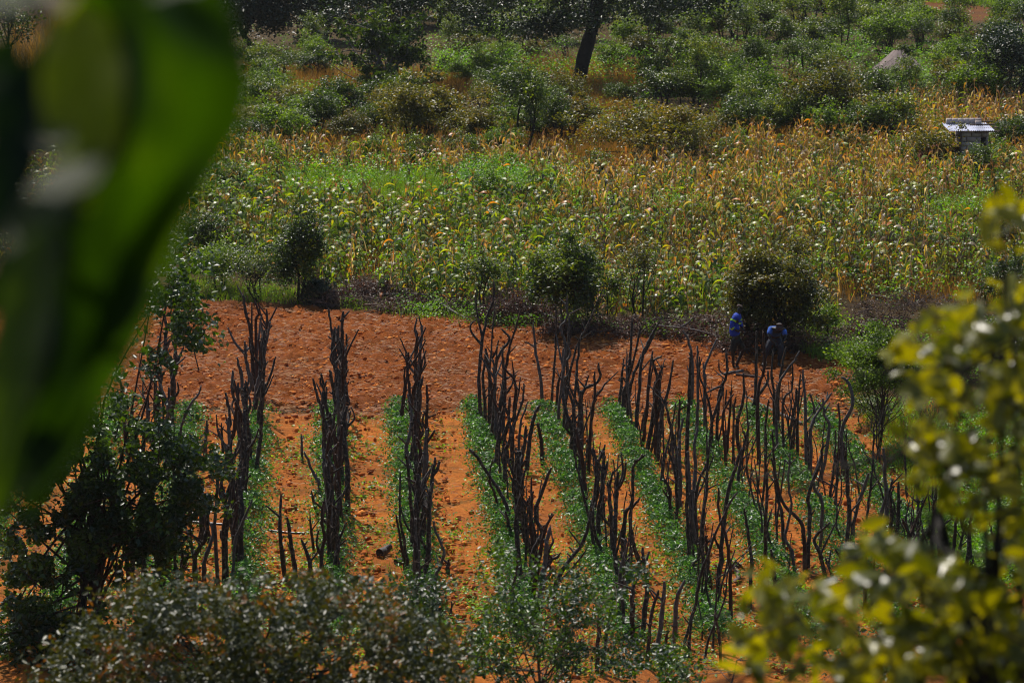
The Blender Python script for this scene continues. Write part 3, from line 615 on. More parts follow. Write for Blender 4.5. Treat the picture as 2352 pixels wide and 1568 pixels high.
# bands of bush behind the maize: (F y of the base, [(x0, x1)], spacing px, scale, kinds, where)
BANDS = [
    (362, [(505, 700), (1130, 1290)], 88, 1.0, 'ddb', 'on the near edge of the thicket'),
    (338, [(520, 1330), (1640, 2080)], 92, 1.05, 'ddddo', 'in the thicket row behind the maize'),
    (306, [(560, 1300), (1690, 2110)], 104, 1.0, 'dddob', 'in the second row of the thicket'),
    (272, [(500, 720), (840, 1010), (1110, 1350), (1570, 1760), (1900, 2352)], 108, .95, 'ddob', 'in the third row of the thicket'),
    (243, [(520, 680), (1400, 1740), (1940, 2370)], 112, .95, 'ddbo', 'in the fourth row near the dry clearing'),
    (212, [(590, 690), (960, 1180), (1480, 1760), (1960, 2370)], 108, .9, 'dbdo', 'level with the foot of the leaning trunk'),
    (186, [(560, 760), (1010, 1160), (1580, 1990), (2130, 2380)], 106, .9, 'ddbd', 'just behind the foot of the leaning trunk'),
    (160, [(630, 760), (1040, 1220), (1380, 1960), (2140, 2390)], 104, .95, 'ddob', 'level with the thatched hut'),
    (134, [(690, 760), (1030, 1310), (1400, 2400)], 106, 1.0, 'dddo', 'just behind the thatched hut'),
    (108, [(1040, 2400)], 108, 1.05, 'ddod', 'in the third thicket row behind the hut'),
    (84, [(1020, 2130), (2190, 2400)], 110, 1.1, 'dddo', 'in the fourth thicket row behind the hut'),
    (58, [(980, 2110)], 112, 1.15, 'ddod', 'level with the distant ploughed strip'),
    (34, [(700, 2100)], 116, 1.2, 'dddo', 'beside the distant ploughed strip'),
    (8, [(450, 2080)], 122, 1.3, 'ddd', 'near the top edge beyond the ploughed strip'),
    (-18, [(400, 2400)], 130, 1.3, 'ddb', 'beyond the distant ploughed strip'),
    (-48, [(380, 2440)], 140, 1.5, 'ddd', 'farthest back of all'),
]
KN = {'d': ('dark', 'dark glossy bush'), 'o': ('olive', 'olive brown bush'), 'b': ('bright', 'bright green bush'), 't': ('tall', 'tall dark bush'), 'n': ('open', 'open twiggy bush')}
for (py, segs, stp, sc, kinds, where) in BANDS:
    c = 0
    for (a, b) in segs:
        x = a + stp * .25; stp2 = stp * .70
        while x < b:
            px = x + rng.uniform(-.22, .22) * stp; py2 = py + rng.uniform(-15, 15)
            k, nm = KN[(kinds + 'nbt')[rng.integers(0, len(kinds) + 3)]]
            s = sc * rng.uniform(.55, 1.0)
            if 1985 < px < 2140 and 150 < py2 < 262: s *= .5
            if 2090 < px < 2300 and py2 > 290: x += stp2; continue
            put(k, 'bush', '%s, %s from the left %s' % (nm, ORD[c], where), 'bush', px, py2, s, s * rng.uniform(.8, 1.15), 'bushes of the thicket behind the maize')
            c += 1; x += stp2
def own_tree(name, label, cat, px, py, mat='bush', tm='trunk', seed=1, **k):
    tr, cr = tree_mesh(seed, **k); x, y = G(px, py); t = thing(name, label, cat, (x, y, -.03))
    tr.build('trunk', M[tm], t, True); cr.build('crown', M[mat], t); return t
# single bushes and trees one can point at
own_tree('tree', 'dark broad-leaved tree with bare forking limbs at upper left, behind the thicket', 'tree', 880, 256, 'tall_leaf', 'bark_grey', seed=201, h=5, cw=2.45, ch=2.4, z_c=2.9, nclump=74, nleaf=60, L=.26, Wd=.12, trunk_r=.12, stems=5, clump=.085, up=.3, fill=.30)
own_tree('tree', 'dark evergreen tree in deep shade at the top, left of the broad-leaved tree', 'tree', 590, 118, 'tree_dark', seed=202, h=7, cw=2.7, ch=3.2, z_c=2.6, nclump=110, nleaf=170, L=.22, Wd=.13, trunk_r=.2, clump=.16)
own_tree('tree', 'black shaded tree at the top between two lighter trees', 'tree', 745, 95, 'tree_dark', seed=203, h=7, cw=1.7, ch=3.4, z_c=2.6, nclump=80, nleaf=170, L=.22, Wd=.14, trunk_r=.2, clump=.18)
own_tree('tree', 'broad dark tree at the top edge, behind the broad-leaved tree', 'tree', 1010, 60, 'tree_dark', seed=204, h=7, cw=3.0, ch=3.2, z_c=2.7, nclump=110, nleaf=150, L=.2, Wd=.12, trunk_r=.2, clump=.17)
own_tree('tree', 'wide olive brown tree with bent trunks standing at the edge of the dry maize', 'tree', 1500, 402, 'bush_olive', seed=205, h=3, cw=2.5, ch=1.25, z_c=1.7, nclump=90, nleaf=110, L=.14, Wd=.082, trunk_r=.08, stems=5, clump=.14)
own_tree('tree', 'round yellow-topped dark tree standing behind the maize, left of the block shed', 'tree', 1895, 330, 'bush_olive', seed=206, h=3.4, cw=1.6, ch=1.6, z_c=1.9, nclump=60, nleaf=80, L=.15, Wd=.085, trunk_r=.08, stems=3, clump=.16)
own_tree('tree', 'dark bush just left of the block shed', 'tree', 2040, 352, 'bush', seed=207, h=3, cw=1.35, ch=1.2, z_c=1.4, nclump=45, nleaf=80, L=.13, Wd=.08, trunk_r=.06, stems=3, clump=.17)
own_tree('bush', 'leafy bush hiding the left end of the metal roof', 'bush', 2142, 408, 'bush_olive', seed=208, h=2, cw=1.15, ch=1.0, z_c=1.25, nclump=30, nleaf=70, L=.13, Wd=.08, trunk_r=.05, stems=3, clump=.2)
own_tree('bush', 'slender dark bush standing in front of the thatched roof', 'bush', 2078, 196, 'bush', seed=235, h=2.4, cw=.50, ch=.42, z_c=1.75, nclump=16, nleaf=50, L=.13, Wd=.08, trunk_r=.04, stems=2, clump=.25)
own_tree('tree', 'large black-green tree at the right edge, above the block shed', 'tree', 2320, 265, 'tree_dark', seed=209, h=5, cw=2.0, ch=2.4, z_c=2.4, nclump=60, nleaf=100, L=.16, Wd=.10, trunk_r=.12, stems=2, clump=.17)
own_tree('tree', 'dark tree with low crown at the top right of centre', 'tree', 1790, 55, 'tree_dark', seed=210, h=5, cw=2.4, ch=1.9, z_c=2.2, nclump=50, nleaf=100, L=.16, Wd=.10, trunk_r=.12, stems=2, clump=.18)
# field edge
own_tree('tree', 'slim dark tree at the left end of the maize front edge', 'tree', 692, 692, 'bush', seed=221, h=3.2, cw=.68, ch=1.3, z_c=1.35, nclump=60, nleaf=130, L=.10, Wd=.06, trunk_r=.05, stems=2, clump=.24)
own_tree('bush', 'spreading shrub at the field edge left of the slim dark tree', 'bush', 600, 688, 'bush', seed=222, h=1.8, cw=1.15, ch=.9, z_c=.9, nclump=50, nleaf=80, L=.08, Wd=.05, trunk_r=.03, stems=5, clump=.17)
own_tree('bush', 'paler feathery shrub at the far left of the ploughed field edge', 'bush', 505, 668, 'bush_bright', seed=223, h=1.8, cw=.95, ch=.75, z_c=.9, nclump=50, nleaf=70, L=.08, Wd=.05, trunk_r=.03, stems=5, clump=.2)
own_tree('bush', 'low black bush added as the shadow right of the slim dark tree', 'bush', 728, 700, 'tree_dark', seed=224, h=1, cw=.45, ch=.4, z_c=.45, nclump=30, nleaf=80, L=.07, Wd=.045, trunk_r=.02, stems=3, clump=.25)  # black leaf mound stands in for the shadow beside the slim tree
own_tree('sapling', 'small leafy sapling with thin fork behind the twiggy brush heap', 'sapling', 1118, 728, 'bush', seed=225, h=2, cw=.62, ch=.6, z_c=1.35, nclump=30, nleaf=60, L=.09, Wd=.055, trunk_r=.035, stems=2, clump=.2)
own_tree('tree', 'big dark tree with pale fork at the middle of the field edge', 'tree', 1305, 772, 'bush', 'bark_grey', seed=226, h=3.4, cw=1.05, ch=1.35, z_c=1.5, nclump=90, nleaf=170, L=.11, Wd=.066, trunk_r=.05, stems=4, clump=.17, fill=.35)
own_tree('sapling', 'thin open sapling with bare V-shaped stems in front of the maize', 'sapling', 1466, 752, 'bush_olive', seed=227, h=2.6, cw=.55, ch=.75, z_c=1.9, nclump=34, nleaf=40, L=.08, Wd=.05, trunk_r=.035, stems=2, clump=.22)
own_tree('sapling', 'slight sapling standing between the big dark tree and the thin open sapling', 'sapling', 1392, 745, 'bush', seed=228, h=2, cw=.4, ch=.5, z_c=1.2, nclump=18, nleaf=45, L=.09, Wd=.055, trunk_r=.03, stems=2, clump=.25)
own_tree('tree', 'round dark tree with yellow-green top behind the two workers', 'tree', 1765, 812, 'bush_olive', seed=229, h=3.6, cw=1.2, ch=1.3, z_c=1.6, nclump=120, nleaf=250, L=.095, Wd=.06, trunk_r=.06, stems=3, clump=.14, fill=.35)
own_tree('bush', 'upright bright green bush right of the round dark tree', 'bush', 1888, 795, 'bush_bright', seed=230, h=1.6, cw=.45, ch=.65, z_c=.7, nclump=36, nleaf=70, L=.08, Wd=.045, trunk_r=.03, stems=3, clump=.22)
own_tree('tree', 'bushy small tree on a thin reddish stem right of the ploughed field', 'tree', 2018, 1040, 'bush_bright', 'bark_red', seed=231, h=3, cw=.95, ch=.95, z_c=1.95, nclump=90, nleaf=150, L=.08, Wd=.045, trunk_r=.04, stems=1, clump=.16)
own_tree('bush', 'low leafy bush at the foot of the small tree on the right', 'bush', 1995, 985, 'bush', seed=232, h=1, cw=.5, ch=.4, z_c=.5, nclump=26, nleaf=60, L=.07, Wd=.045, trunk_r=.02, stems=3, clump=.22)
own_tree('bush', 'leafy bush behind the brush heap at the right edge', 'bush', 2260, 860, 'bush', seed=233, h=2, cw=1.3, ch=.8, z_c=.9, nclump=50, nleaf=80, L=.085, Wd=.05, trunk_r=.03, stems=4, clump=.17)
own_tree('bush', 'low bush beside the maize at the right edge', 'bush', 2330, 720, 'bush', seed=234, h=2, cw=1.1, ch=.9, z_c=1.0, nclump=50, nleaf=80, L=.09, Wd=.055, trunk_r=.03, stems=4, clump=.17)
for k, (px, py, s, kd, lb) in enumerate([
        (1130, 492, .62, 'b', 'bright green weedy shrub in the middle of the maize field'), (1200, 486, .5, 'b', 'smaller green shrub right of the weedy shrub in the maize'),
        (520, 470, .6, 'd', 'glossy bush in the maize beside the blurred leaves'), (1590, 545, .5, 'b', 'low green shrub in the right half of the maize'),
        (470, 610, .7, 'd', 'dark bush near the blurred leaves at the maize front'), (1830, 520, .45, 'b', 'green shrub among the brown maize right of centre'),
        (2060, 330, .6, 'b', 'green shrub behind the block shed bush'), (2300, 420, .6, 'b', 'green bush right of the block shed'),
        (2330, 380, .8, 'd', 'dark bush right of the block shed'), (440, 520, .7, 'b', 'green shrub at the left end of the maize field'),
        (1700, 470, .4, 'b', 'small green shrub in the dry maize'), (1290, 560, .4, 'd', 'small dark shrub in the middle of the green maize'),
        (60, 330, 1.1, 'd', 'dark bush seen through the gap in the blurred leaves'), (110, 260, .8, 'b', 'green bush seen through the gap in the blurred leaves'),
        (20, 180, 1.2, 't', 'tall bush behind the gap in the blurred leaves'), (200, 620, 1, 'd', 'bush hidden behind the blurred leaves'), (330, 660, .9, 'd', 'dark bush by the left corner of the ploughed field')]):
    kk, nm = KN[kd]; put(kk, 'bush', lb, 'bush', px, py, s, s)

for k in range(17):
    px = [520, 610, 700, 790, 870, 960, 1060, 1160, 1260, 1370, 1610, 1690, 1780, 1870, 1960, 2060, 2240][k]; py = [398, 412, 392, 405, 396, 410, 404, 415, 402, 430, 412, 398, 388, 402, 384, 392, 436][k]
    kk, nm = KN['dbnobdnbodnbdnobd'[k]]; s_ = rng.uniform(.42, .72)
    put(kk, 'bush', '%s, %s from the left along the ragged far edge of the maize' % (nm, ORD[k]), 'bush', px, py, s_, s_, 'bushes along the far edge of the maize')

# the leaning tree: big dark trunk, crown beyond the top edge
def leaning_tree():
    g = np.random.default_rng(301); x, y = G(1325, 208); k = ppm(y)
    t = thing('leaning_tree', 'big black tree with a thick leaning trunk and overhanging crown at the top', 'tree', (x, y, -.05))
    tr = MB(); cr = MB()
    P = spline([(0, 0, 0), (14 / k, .1, 70 / k), (30 / k, .1, 130 / k), (47 / k, 0, 205 / k), (60 / k, .2, 300 / k)], 6)
    tube(tr, P, np.linspace(17 / k, 15 / k, len(P)) * (1 + g.normal(0, .03, len(P))), 12, knob=.03, rg=g)
    C = []
    for q in range(190):
        px = g.uniform(760, 1700); cy = g.uniform(-4, 5); low = np.interp(px, [760, 860, 950, 1010, 1150, 1300, 1420, 1560, 1700], [50, 95, 62, 45, 78, 80, 45, 40, 15])
        cx = (px - 1325) / k; cz = 16.2 - (y + cy) * math.tan(TH - math.atan((784 - low) / FPX)) + .25 + 4.2 * g.random() ** 1.2; C.append((cx, cy, cz))
        if q % 3 == 0:
            Q = spline([P[-1 - g.integers(0, 6)], (cx * .5 + .5, cy * .5, cz * .5 + 3.4), (cx, cy, cz)], 4); tube(tr, Q, np.linspace(.11, .025, len(Q)), 5, rg=g, cap=False)
    C = np.array(C); n = 150; ci = np.repeat(np.arange(len(C)), n)
    CC = C[ci] + g.normal(0, 1, (len(ci), 3)) * [.5, .5, .33]
    leaves(cr, CC, g.uniform(.15, .26, len(CC)), g.uniform(.09, .15, len(CC)), up=.7, g=g)
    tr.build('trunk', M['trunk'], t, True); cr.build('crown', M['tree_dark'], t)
leaning_tree()

# ------------------------------------------------------------------ maize
def maize_parts(seed, h, dry, tassel=True):
    g = np.random.default_rng(seed); st = MB(); lf = MB(); ta = MB()
    lean = g.normal(0, .05, 2); Q = np.array([(lean[0] * h * t * t, lean[1] * h * t * t, h * t) for t in np.linspace(0, 1, 4)])
    tube(st, Q, np.linspace(.014, .007, 4), 4, r=.35 + .5 * dry, cap=False)
    n = g.integers(8, 12); z = np.linspace(.16, .95, n) * h; az = g.uniform(0, 6.28) + np.arange(n) * math.pi + g.normal(0, .5, n)
    L = g.uniform(.36, .62, n) * (1 - .3 * dry) * (1 - .3 * np.abs(z / h - .55)); k = 6; t = np.linspace(0, 1, k)
    rise = g.uniform(.35, .95, n) * (1 - 1.1 * dry * g.random(n)); dr = g.uniform(.6, 1.6, n) * (1 + .3 * dry)
    out = L[:, None] * t * (1 - .25 * t); up = L[:, None] * (rise[:, None] * t - dr[:, None] * t ** 2)
    P = np.zeros((n, k, 3)); P[..., 0] = np.cos(az)[:, None] * out; P[..., 1] = np.sin(az)[:, None] * out; P[..., 2] = np.maximum(z[:, None] + up, .02)
    P[..., :2] += (lean * h)[None, None] * (z / h)[:, None, None] ** 2
    ww = (.048 - .012 * dry) * np.array([.5, .95, 1, .85, .5, .05]); tw = g.normal(0, .6, n)[:, None] + t * g.normal(0, 1.2 + dry, n)[:, None]
    Wv = np.zeros((n, k, 3)); Wv[..., 0] = -np.sin(az)[:, None] * ww * np.cos(tw); Wv[..., 1] = np.cos(az)[:, None] * ww * np.cos(tw); Wv[..., 2] = ww * np.sin(tw)
    strips(lf, P, Wv, np.clip(g.random(n) * .9 + .25 * (1 - z / h) * (1 - dry), 0, 1))
    m = 6; az = g.uniform(0, 6.28, m); t = np.linspace(0, 1, 3); P = np.zeros((m, 3, 3)); top = Q[-1]
    P[..., 0] = top[0] + np.cos(az)[:, None] * t * .10; P[..., 1] = top[1] + np.sin(az)[:, None] * t * .10; P[..., 2] = top[2] - .02 + t * .20 - .05 * t ** 2
    Wv = np.zeros((m, 3, 3)); Wv[..., 0] = .006; strips(ta, P, Wv, g.random(m))
    return st, lf, ta
MZ = {}
for kind, dry, mat in (('green', 0, 'maize_green'), ('dry', 1, 'maize_dry'), ('brown', .6, 'maize_brown')):
    MZ[kind] = []
    for k in range(7):
        h = 1.0 + .09 * k + (.10 if kind == 'dry' else 0); MZ[kind].append((maize_parts(500 + k * 13 + len(mat), h, dry), mat))
SPARSE = [[(650, 432), (1010, 436), (1020, 508), (660, 506)], [(1060, 430), (1210, 430), (1220, 500), (1050, 500)], [(2140, 470), (2280, 470), (2290, 560), (2140, 560)],
          [(1240, 200), (1440, 200), (1440, 425), (1300, 440), (1240, 300)]]
FARMZ = [[(1180, 150), (1480, 160), (1480, 260), (1180, 270)], [(1770, 190), (1900, 200), (1890, 300), (1770, 300)], [(2080, 240), (2352, 250), (2352, 300), (2080, 290)], [(1960, 280), (2352, 290), (2352, 420), (1960, 380)],
         [(30, 60), (190, 60), (190, 260), (30, 260)]]
def mz_edge(px): return np.interp(px, [200, 430, 700, 760, 1300, 1900, 1960, 2240, 2352], [600, 610, 655, 690, 742, 775, 700, 690, 760])
def mz_top(px): return np.interp(px, [200, 500, 560, 1300, 1350, 1640, 1700, 2352], [420, 385, 376, 398, 430, 400, 350, 345])
def maize():
    g = np.random.default_rng(41); plants = []
    Y = 79.0; row = 0
    while Y < 135:
        x = -.19 * Y - 1.0 + g.random() * .3
        while x < .19 * Y + 1.0:
            xx = x + g.normal(0, .09); yy = Y + g.normal(0, .12); px, py = proj(xx, yy, 0)
            ok = mz_top(px) < py < mz_edge(px) or any(inpoly(np.array([px]), np.array([py]), p)[0] for p in FARMZ)
            if ok and any(inpoly(np.array([px]), np.array([py]), p)[0] for p in SPARSE) and g.random() < .96: ok = False
            if ok and g.random() < .07: ok = False
            if 2085 < px < 2300 and 370 < py < 442: ok = False
            if ok:
                right = np.clip((px - 1250) / 300, 0, 1); up = np.clip((560 - py) / 90, 0, 1)
                n_ = fbm(xx * .25, yy * .16, 90, 2)
                q_ = py + 70 * (n_ - .5); q2 = fbm(xx * .9, yy * .5, 91, 2)
                if px < 1290 + 200 * (n_ - .5):
                    if q_ < 440: pr = (.75, .15)
                    elif q_ < 500:
                        pr = (.10, .15)
                        if g.random() < .45: x += .33; continue
                    elif q_ < 640: pr = (.06, .22)
                    else: pr = (.24, .06)
                else:
                    pr = (.70, .18) if q_ < 505 else (.20, .58)
                    if q_ > 670 and px < 1640: pr = (.3, .2)
                if q2 < .30: x += .33; continue
                u = g.random(); kind = 'dry' if u < pr[0] else 'brown' if u < pr[0] + pr[1] else 'green'
                plants.append((row, xx, yy, kind, px, py))
            x += .33
        Y += .60; row += 1
    plants.sort(key=lambda q: (q[0], q[1]))
    vis = [q for q in plants if 330 < q[4] < 2352]
    cand = vis[:290]; cs = set(id(q) for q in cand); rows_ = sorted(set(q[0] for q in cand))
    cache = {}
    cnt = {}
    for q in cand:
        row, x, y, kind, px, py = q; vi = g.integers(0, 7)
        if (kind, vi) not in cache:
            (st, lf, ta), mat = MZ[kind][vi]; cache[(kind, vi)] = (st.mesh('stalk', M[mat]), lf.mesh('leaves', M[mat]), ta.mesh('tassel', M['grass_dry']))
        cnt[row] = cnt.get(row, 0) + 1
        n = cnt[row]; o_ = ORD[n - 1] if n <= 40 else '%dth' % n
        col = {'green': 'green', 'dry': 'dry golden', 'brown': 'browning'}[kind]
        t = thing('maize_plant', '%s maize plant, %s from left in the %s row above the ploughed field' % (col, o_, ORD[rows_.index(row)]), 'maize plant', (x, y, 0), g.uniform(0, 6.28), 'maize plants along the near edge of the maize field', g.uniform(.85, 1.15))
        for nm, me in zip(('stalk', 'leaves', 'tassel'), cache[(kind, vi)]):
            o = bpy.data.objects.new(nm, me); COL.objects.link(o); o.parent = t
    mb = MB(); mats = [M['maize_green'], M['maize_dry'], M['maize_brown'], M['grass_dry']]; mi = {'green': 0, 'dry': 1, 'brown': 2}
    grp = {}
    for q in plants:
        if id(q) in cs: continue
        grp.setdefault((q[3], g.integers(0, 7)), []).append((q[1], q[2]))
    for (kind, vi), pts in grp.items():
        pts = np.array(pts); n = len(pts); a = g.uniform(0, 6.28, n); s = g.uniform(.85, 1.2, n)
        for part, m_ in zip(MZ[kind][vi][0], (mi[kind], mi[kind], 3)):
            v = np.concatenate(part.v); r = np.concatenate(part.r); nv = len(v)
            X = (v[None, :, 0] * np.cos(a)[:, None] - v[None, :, 1] * np.sin(a)[:, None]) * s[:, None] + pts[:, :1]
            Yv = (v[None, :, 0] * np.sin(a)[:, None] + v[None, :, 1] * np.cos(a)[:, None]) * s[:, None] + pts[:, 1:]
            Z = v[None, :, 2] * s[:, None]
            f = [q for q in part.f if q.shape[1] == 4]; f = np.concatenate(f)
            F = (f[None] + (np.arange(n) * nv)[:, None, None]).reshape(-1, 4)
            mb.add(np.stack([X, Yv, Z], -1).reshape(-1, 3), F, np.clip(np.tile(r, n) + np.repeat(g.normal(0, .12, n), nv), 0, 1), m_)
    o = mb.build('maize_field', mats); tag(o, 'mass of green, browning and dry golden maize filling the middle distance', 'maize', kind='stuff')
    print('maize plants', len(plants), len(cand))
maize()

# ------------------------------------------------------------------ grasses and undergrowth
def undergrowth():
    g = np.random.default_rng(51)
    def zone(n, poly): 
        x, y, px, py = scatter_px(n, poly, g); return x, y
    mb = MB()       # green grass
    for n, poly, h in ((17000, [(640, 430), (1010, 435), (1020, 512), (650, 508)], .95), (3600, [(2130, 475), (2352, 465), (2352, 600), (2140, 575)], .7),
                       (6500, [(1940, 905), (2050, 960), (2352, 960), (2352, 1330), (2200, 1330), (2010, 1010)], .42), (2600, [(1830, 760), (1960, 770), (1960, 850), (1840, 820)], .55),
                       (1000, [(800, 690), (1150, 700), (1600, 770), (1100, 750), (780, 712)], .4), (1300, [(420, 640), (700, 670), (700, 700), (420, 690)], .3), (1500, [(560, 330), (700, 330), (700, 200), (560, 200)], .8),
                       (1800, [(2130, -5), (2352, -12), (2352, 22), (2135, 8)], .8)):
        x, y = zone(n, poly); grass(mb, x, y, np.zeros(len(x)), h, .008 + .007 * (h > .6), g, .45, 4)
    tag(mb.build('green_grass', M['grass_green']), 'bright green grass growing in patches around and inside the maize', 'grass', kind='stuff')
    mb = MB()       # dry grass
    for n, poly, h in ((16000, [(1200, 190), (1450, 200), (1450, 430), (1290, 440), (1180, 330)], .8), (8000, [(680, 165), (1080, 170), (1080, 260), (680, 260)], .8), (9000, [(1640, 190), (1960, 200), (1960, 330), (1640, 310)], .8),
                       (14000, [(480, 290), (1350, 300), (1350, 425), (480, 400)], .85), (12000, [(1640, 310), (2200, 320), (2200, 360), (1640, 380)], .85), (5000, [(560, 130), (760, 130), (760, 230), (560, 230)], .8),
                       (16000, [(400, 470), (2352, 440), (2352, 700), (1500, 690), (900, 640), (400, 600)], .75), (4000, [(1940, 905), (2352, 960), (2352, 1330), (2200, 1330)], .3),
                       (6000, [(1180, 140), (1700, 150), (1700, 210), (1180, 210)], .8), (4000, [(20, 60), (200, 60), (200, 280), (20, 280)], 1.0)):
        x, y = zone(n, poly); grass(mb, x, y, np.zeros(len(x)), h, .012, g, .35, 3)
    tag(mb.build('dry_grass', M['grass_dry']), 'orange-brown dry grass in the clearings behind and under the maize', 'grass', kind='stuff')
    mb = MB()       # leafy undergrowth among the maize and thicket
    def clumps(n, poly, h, s, nl, L):
        x, y = zone(n, poly)
        for a, b in zip(x, y):
            m = int(nl * g.uniform(.5, 1.5)); hh = h * g.uniform(.4, 1.2)
            C = np.stack([a + g.normal(0, s, m), b + g.normal(0, s, m), hh * g.random(m) ** .6], -1)
            leaves(mb, C, L * g.uniform(.7, 1.3, m), L * .6 * g.uniform(.7, 1.3, m), up=.9, g=g, rnd=np.clip(g.random() * .6 + .4 * g.random(m), 0, 1))
    clumps(520, [(400, 400), (1500, 430), (2352, 400), (2352, 700), (1300, 720), (700, 640), (400, 600)], 1.15, .30, 70, .11)
    clumps(120, [(1040, 425), (1230, 425), (1230, 500), (1030, 500)], 1.1, .25, 70, .11)
    clumps(200, [(400, 420), (1000, 425), (1320, 440), (1320, 490), (400, 500)], 1.25, .3, 70, .11)
    clumps(120, [(480, 380), (1300, 400), (1300, 420), (480, 400)], 1.0, .3, 60, .10)
    clumps(90, [(1200, 150), (1760, 150), (1760, 215), (1200, 215)], 1.5, .4, 60, .13)
    clumps(60, [(1000, 150), (1200, 150), (1200, 190), (1000, 190)], 1.5, .4, 60, .13)
    clumps(170, [(1990, 930), (2352, 940), (2352, 1330), (2200, 1330), (2060, 1080)], .5, .22, 60, .08)
    clumps(260, [(1300, 430), (2352, 400), (2352, 560), (1300, 560)], 1.0, .28, 60, .10)
    clumps(110, [(2080, 1200), (2352, 1180), (2352, 1360), (2160, 1360)], .4, .22, 80, .09)
    clumps(70, [(1850, 760), (2352, 800), (2352, 900), (1950, 900)], .7, .25, 70, .08)
    clumps(60, [(2130, -5), (2352, -12), (2352, 16), (2135, 2)], 1.2, .6, 60, .16)
    clumps(60, [(1880, 300), (2352, 320), (2352, 420), (1900, 380)], .9, .3, 60, .12)
    clumps(520, [(480, 60), (2352, 60), (2352, 340), (480, 350)], .8, .35, 55, .12)
    clumps(90, [(420, 640), (760, 690), (1300, 745), (1640, 770), (1640, 790), (1200, 765), (700, 705), (420, 690)], .55, .22, 60, .08)
    clumps(160, [(1000, -20), (2130, -20), (2200, 60), (1000, 60)], .9, .5, 55, .14)
    clumps(160, [(1560, 60), (2200, 60), (2200, 200), (1560, 200)], .9, .4, 60, .13)
    clumps(60, [(2000, 165), (2140, 165), (2140, 230), (1990, 230)], .8, .3, 60, .12)
    tag(mb.build('undergrowth', M['weed']), 'leafy green undergrowth between the maize plants and along the field edges', 'undergrowth', kind='stuff')
undergrowth()

# ------------------------------------------------------------------ brush heaps and fallen branches at the field edge
def brush(px, py, wpx, h, label, leafy=.5, seed=1, mat='twig'):
    g = np.random.default_rng(seed); x, y = G(px, py); k = ppm(y); wm = wpx / k / 2
    t = thing('brush_heap', label, 'brush heap', (x, y, 0), 0, 'heaps of cut brush along the field edge'); br = MB(); lf = MB(); C = []
    for q in range(int(60 + 70 * wm)):
        cx = g.uniform(-wm, wm); cy = g.normal(0, .35); hh = h * (1 - .6 * (cx / wm) ** 2); cz = g.random() * hh
        a = g.uniform(0, 6.28); L = g.uniform(.4, 1.3); d = np.array([math.cos(a), math.sin(a) * .6, g.normal(0, .3)]) * L / 2
        m = np.array([g.normal(0, .08), g.normal(0, .08), g.uniform(.0, .22)])
        P = [np.array([cx, cy, cz]) - d, np.array([cx, cy, cz]) + m, np.array([cx, cy, cz]) + d]; P = [np.array([p[0], p[1], max(p[2], .03)]) for p in P]
        Q = spline(P, 3); r0 = g.uniform(.006, .016) * (1 + .8 * (g.random() < .12)); tube(br, Q, np.linspace(r0, r0 * .35, len(Q)), 4, cap=False, rg=g)
        for _ in range(2):
            s_ = Q[g.integers(1, len(Q) - 1)]; e = s_ + g.normal(0, .2, 3) + [0, 0, .06]; e[2] = max(e[2], .03); tube(br, [s_, (s_ + e) / 2 + g.normal(0, .02, 3), e], [r0 * .5, r0 * .4, r0 * .2], 3, cap=False, rg=g)
        C += list(Q)
    br.build('branches', M[mat], t)
    C = np.array(C); n = int(len(C) * leafy * 4)
    if n:
        CC = C[g.integers(0, len(C), n)] + g.normal(0, .09, (n, 3)); CC[:, 2] = np.maximum(CC[:, 2], .03); leaves(lf, CC, g.uniform(.05, .10, n), g.uniform(.03, .06, n), up=.4, g=g); lf.build('dead_leaves', M['dead_leaf'], t)
brush(800, 698, 170, .32, 'low brush heap right of the slim dark tree', .6, 1)
brush(865, 690, 110, .55, 'leafy dead brush heap mounding against the front of the maize', 1.3, 2)
brush(985, 712, 230, .28, 'flat long brush heap left of the small leafy sapling', .5, 3)
brush(1190, 742, 170, .85, 'tall dome of purple-brown dead brush left of the big dark tree', 1.2, 4)
brush(1360, 768, 200, .35, 'shaded brush heap at the foot of the big dark tree', .8, 5)
brush(1510, 772, 220, .45, 'brush heap right of the thin open sapling', .6, 6)
brush(1625, 778, 190, .55, 'twiggy brush heap left of the standing worker', .6, 7)
brush(1760, 806, 220, .75, 'dead leafy brush heap behind the stooping worker', 1.6, 8)
brush(1900, 812, 160, .35, 'small brush heap right of the stooping worker', .5, 9)
brush(2090, 752, 270, 1.05, 'big tangle of bare grey branches at the right, below the maize', .25, 10)
brush(1990, 790, 120, .5, 'dark leafy dead brush left of the bare grey tangle', 1.5, 11)
def pole(name, label, cat, pts, r0, r1, mat, zs, subs=(), seed=1):
    g = np.random.default_rng(seed); P = []
    x0, y0 = G(*pts[0])
    for (q, z) in zip(pts, zs):
        # F pixel -> ground depth of the first point plus height
        x, y = G(q[0], q[1] + z * ppm(y0) * CT); P.append((x - x0, y - y0, z))
    mb = MB(); Q = spline(P, 6); tube(mb, Q, np.linspace(r0, r1, len(Q)), 7, knob=.06, rg=g)
    for (i, dx, dz, l) in subs:
        s_ = Q[int(i * (len(Q) - 1))]; e = s_ + np.array([dx, g.normal(0, .1), dz]); tube(mb, spline([s_, (s_ + e) / 2 + g.normal(0, .03, 3), e], 3), np.linspace(r1 * 1.1, r1 * .4, 7), 5, rg=g)
    o = mb.build(name, M[mat], smooth=True); o.location = (x0, y0, 0); tag(o, label, cat); return o
pole('fallen_branch', 'long pale cut branch lying on the flat brush heap', 'branch', [(880, 676), (960, 676), (1000, 690), (1040, 715), (1080, 736)], .022, .04, 'bark_grey', [.35, .4, .35, .2, .06], ((.3, -.5, .1, 1), (.5, .3, -.1, 1)), 2)
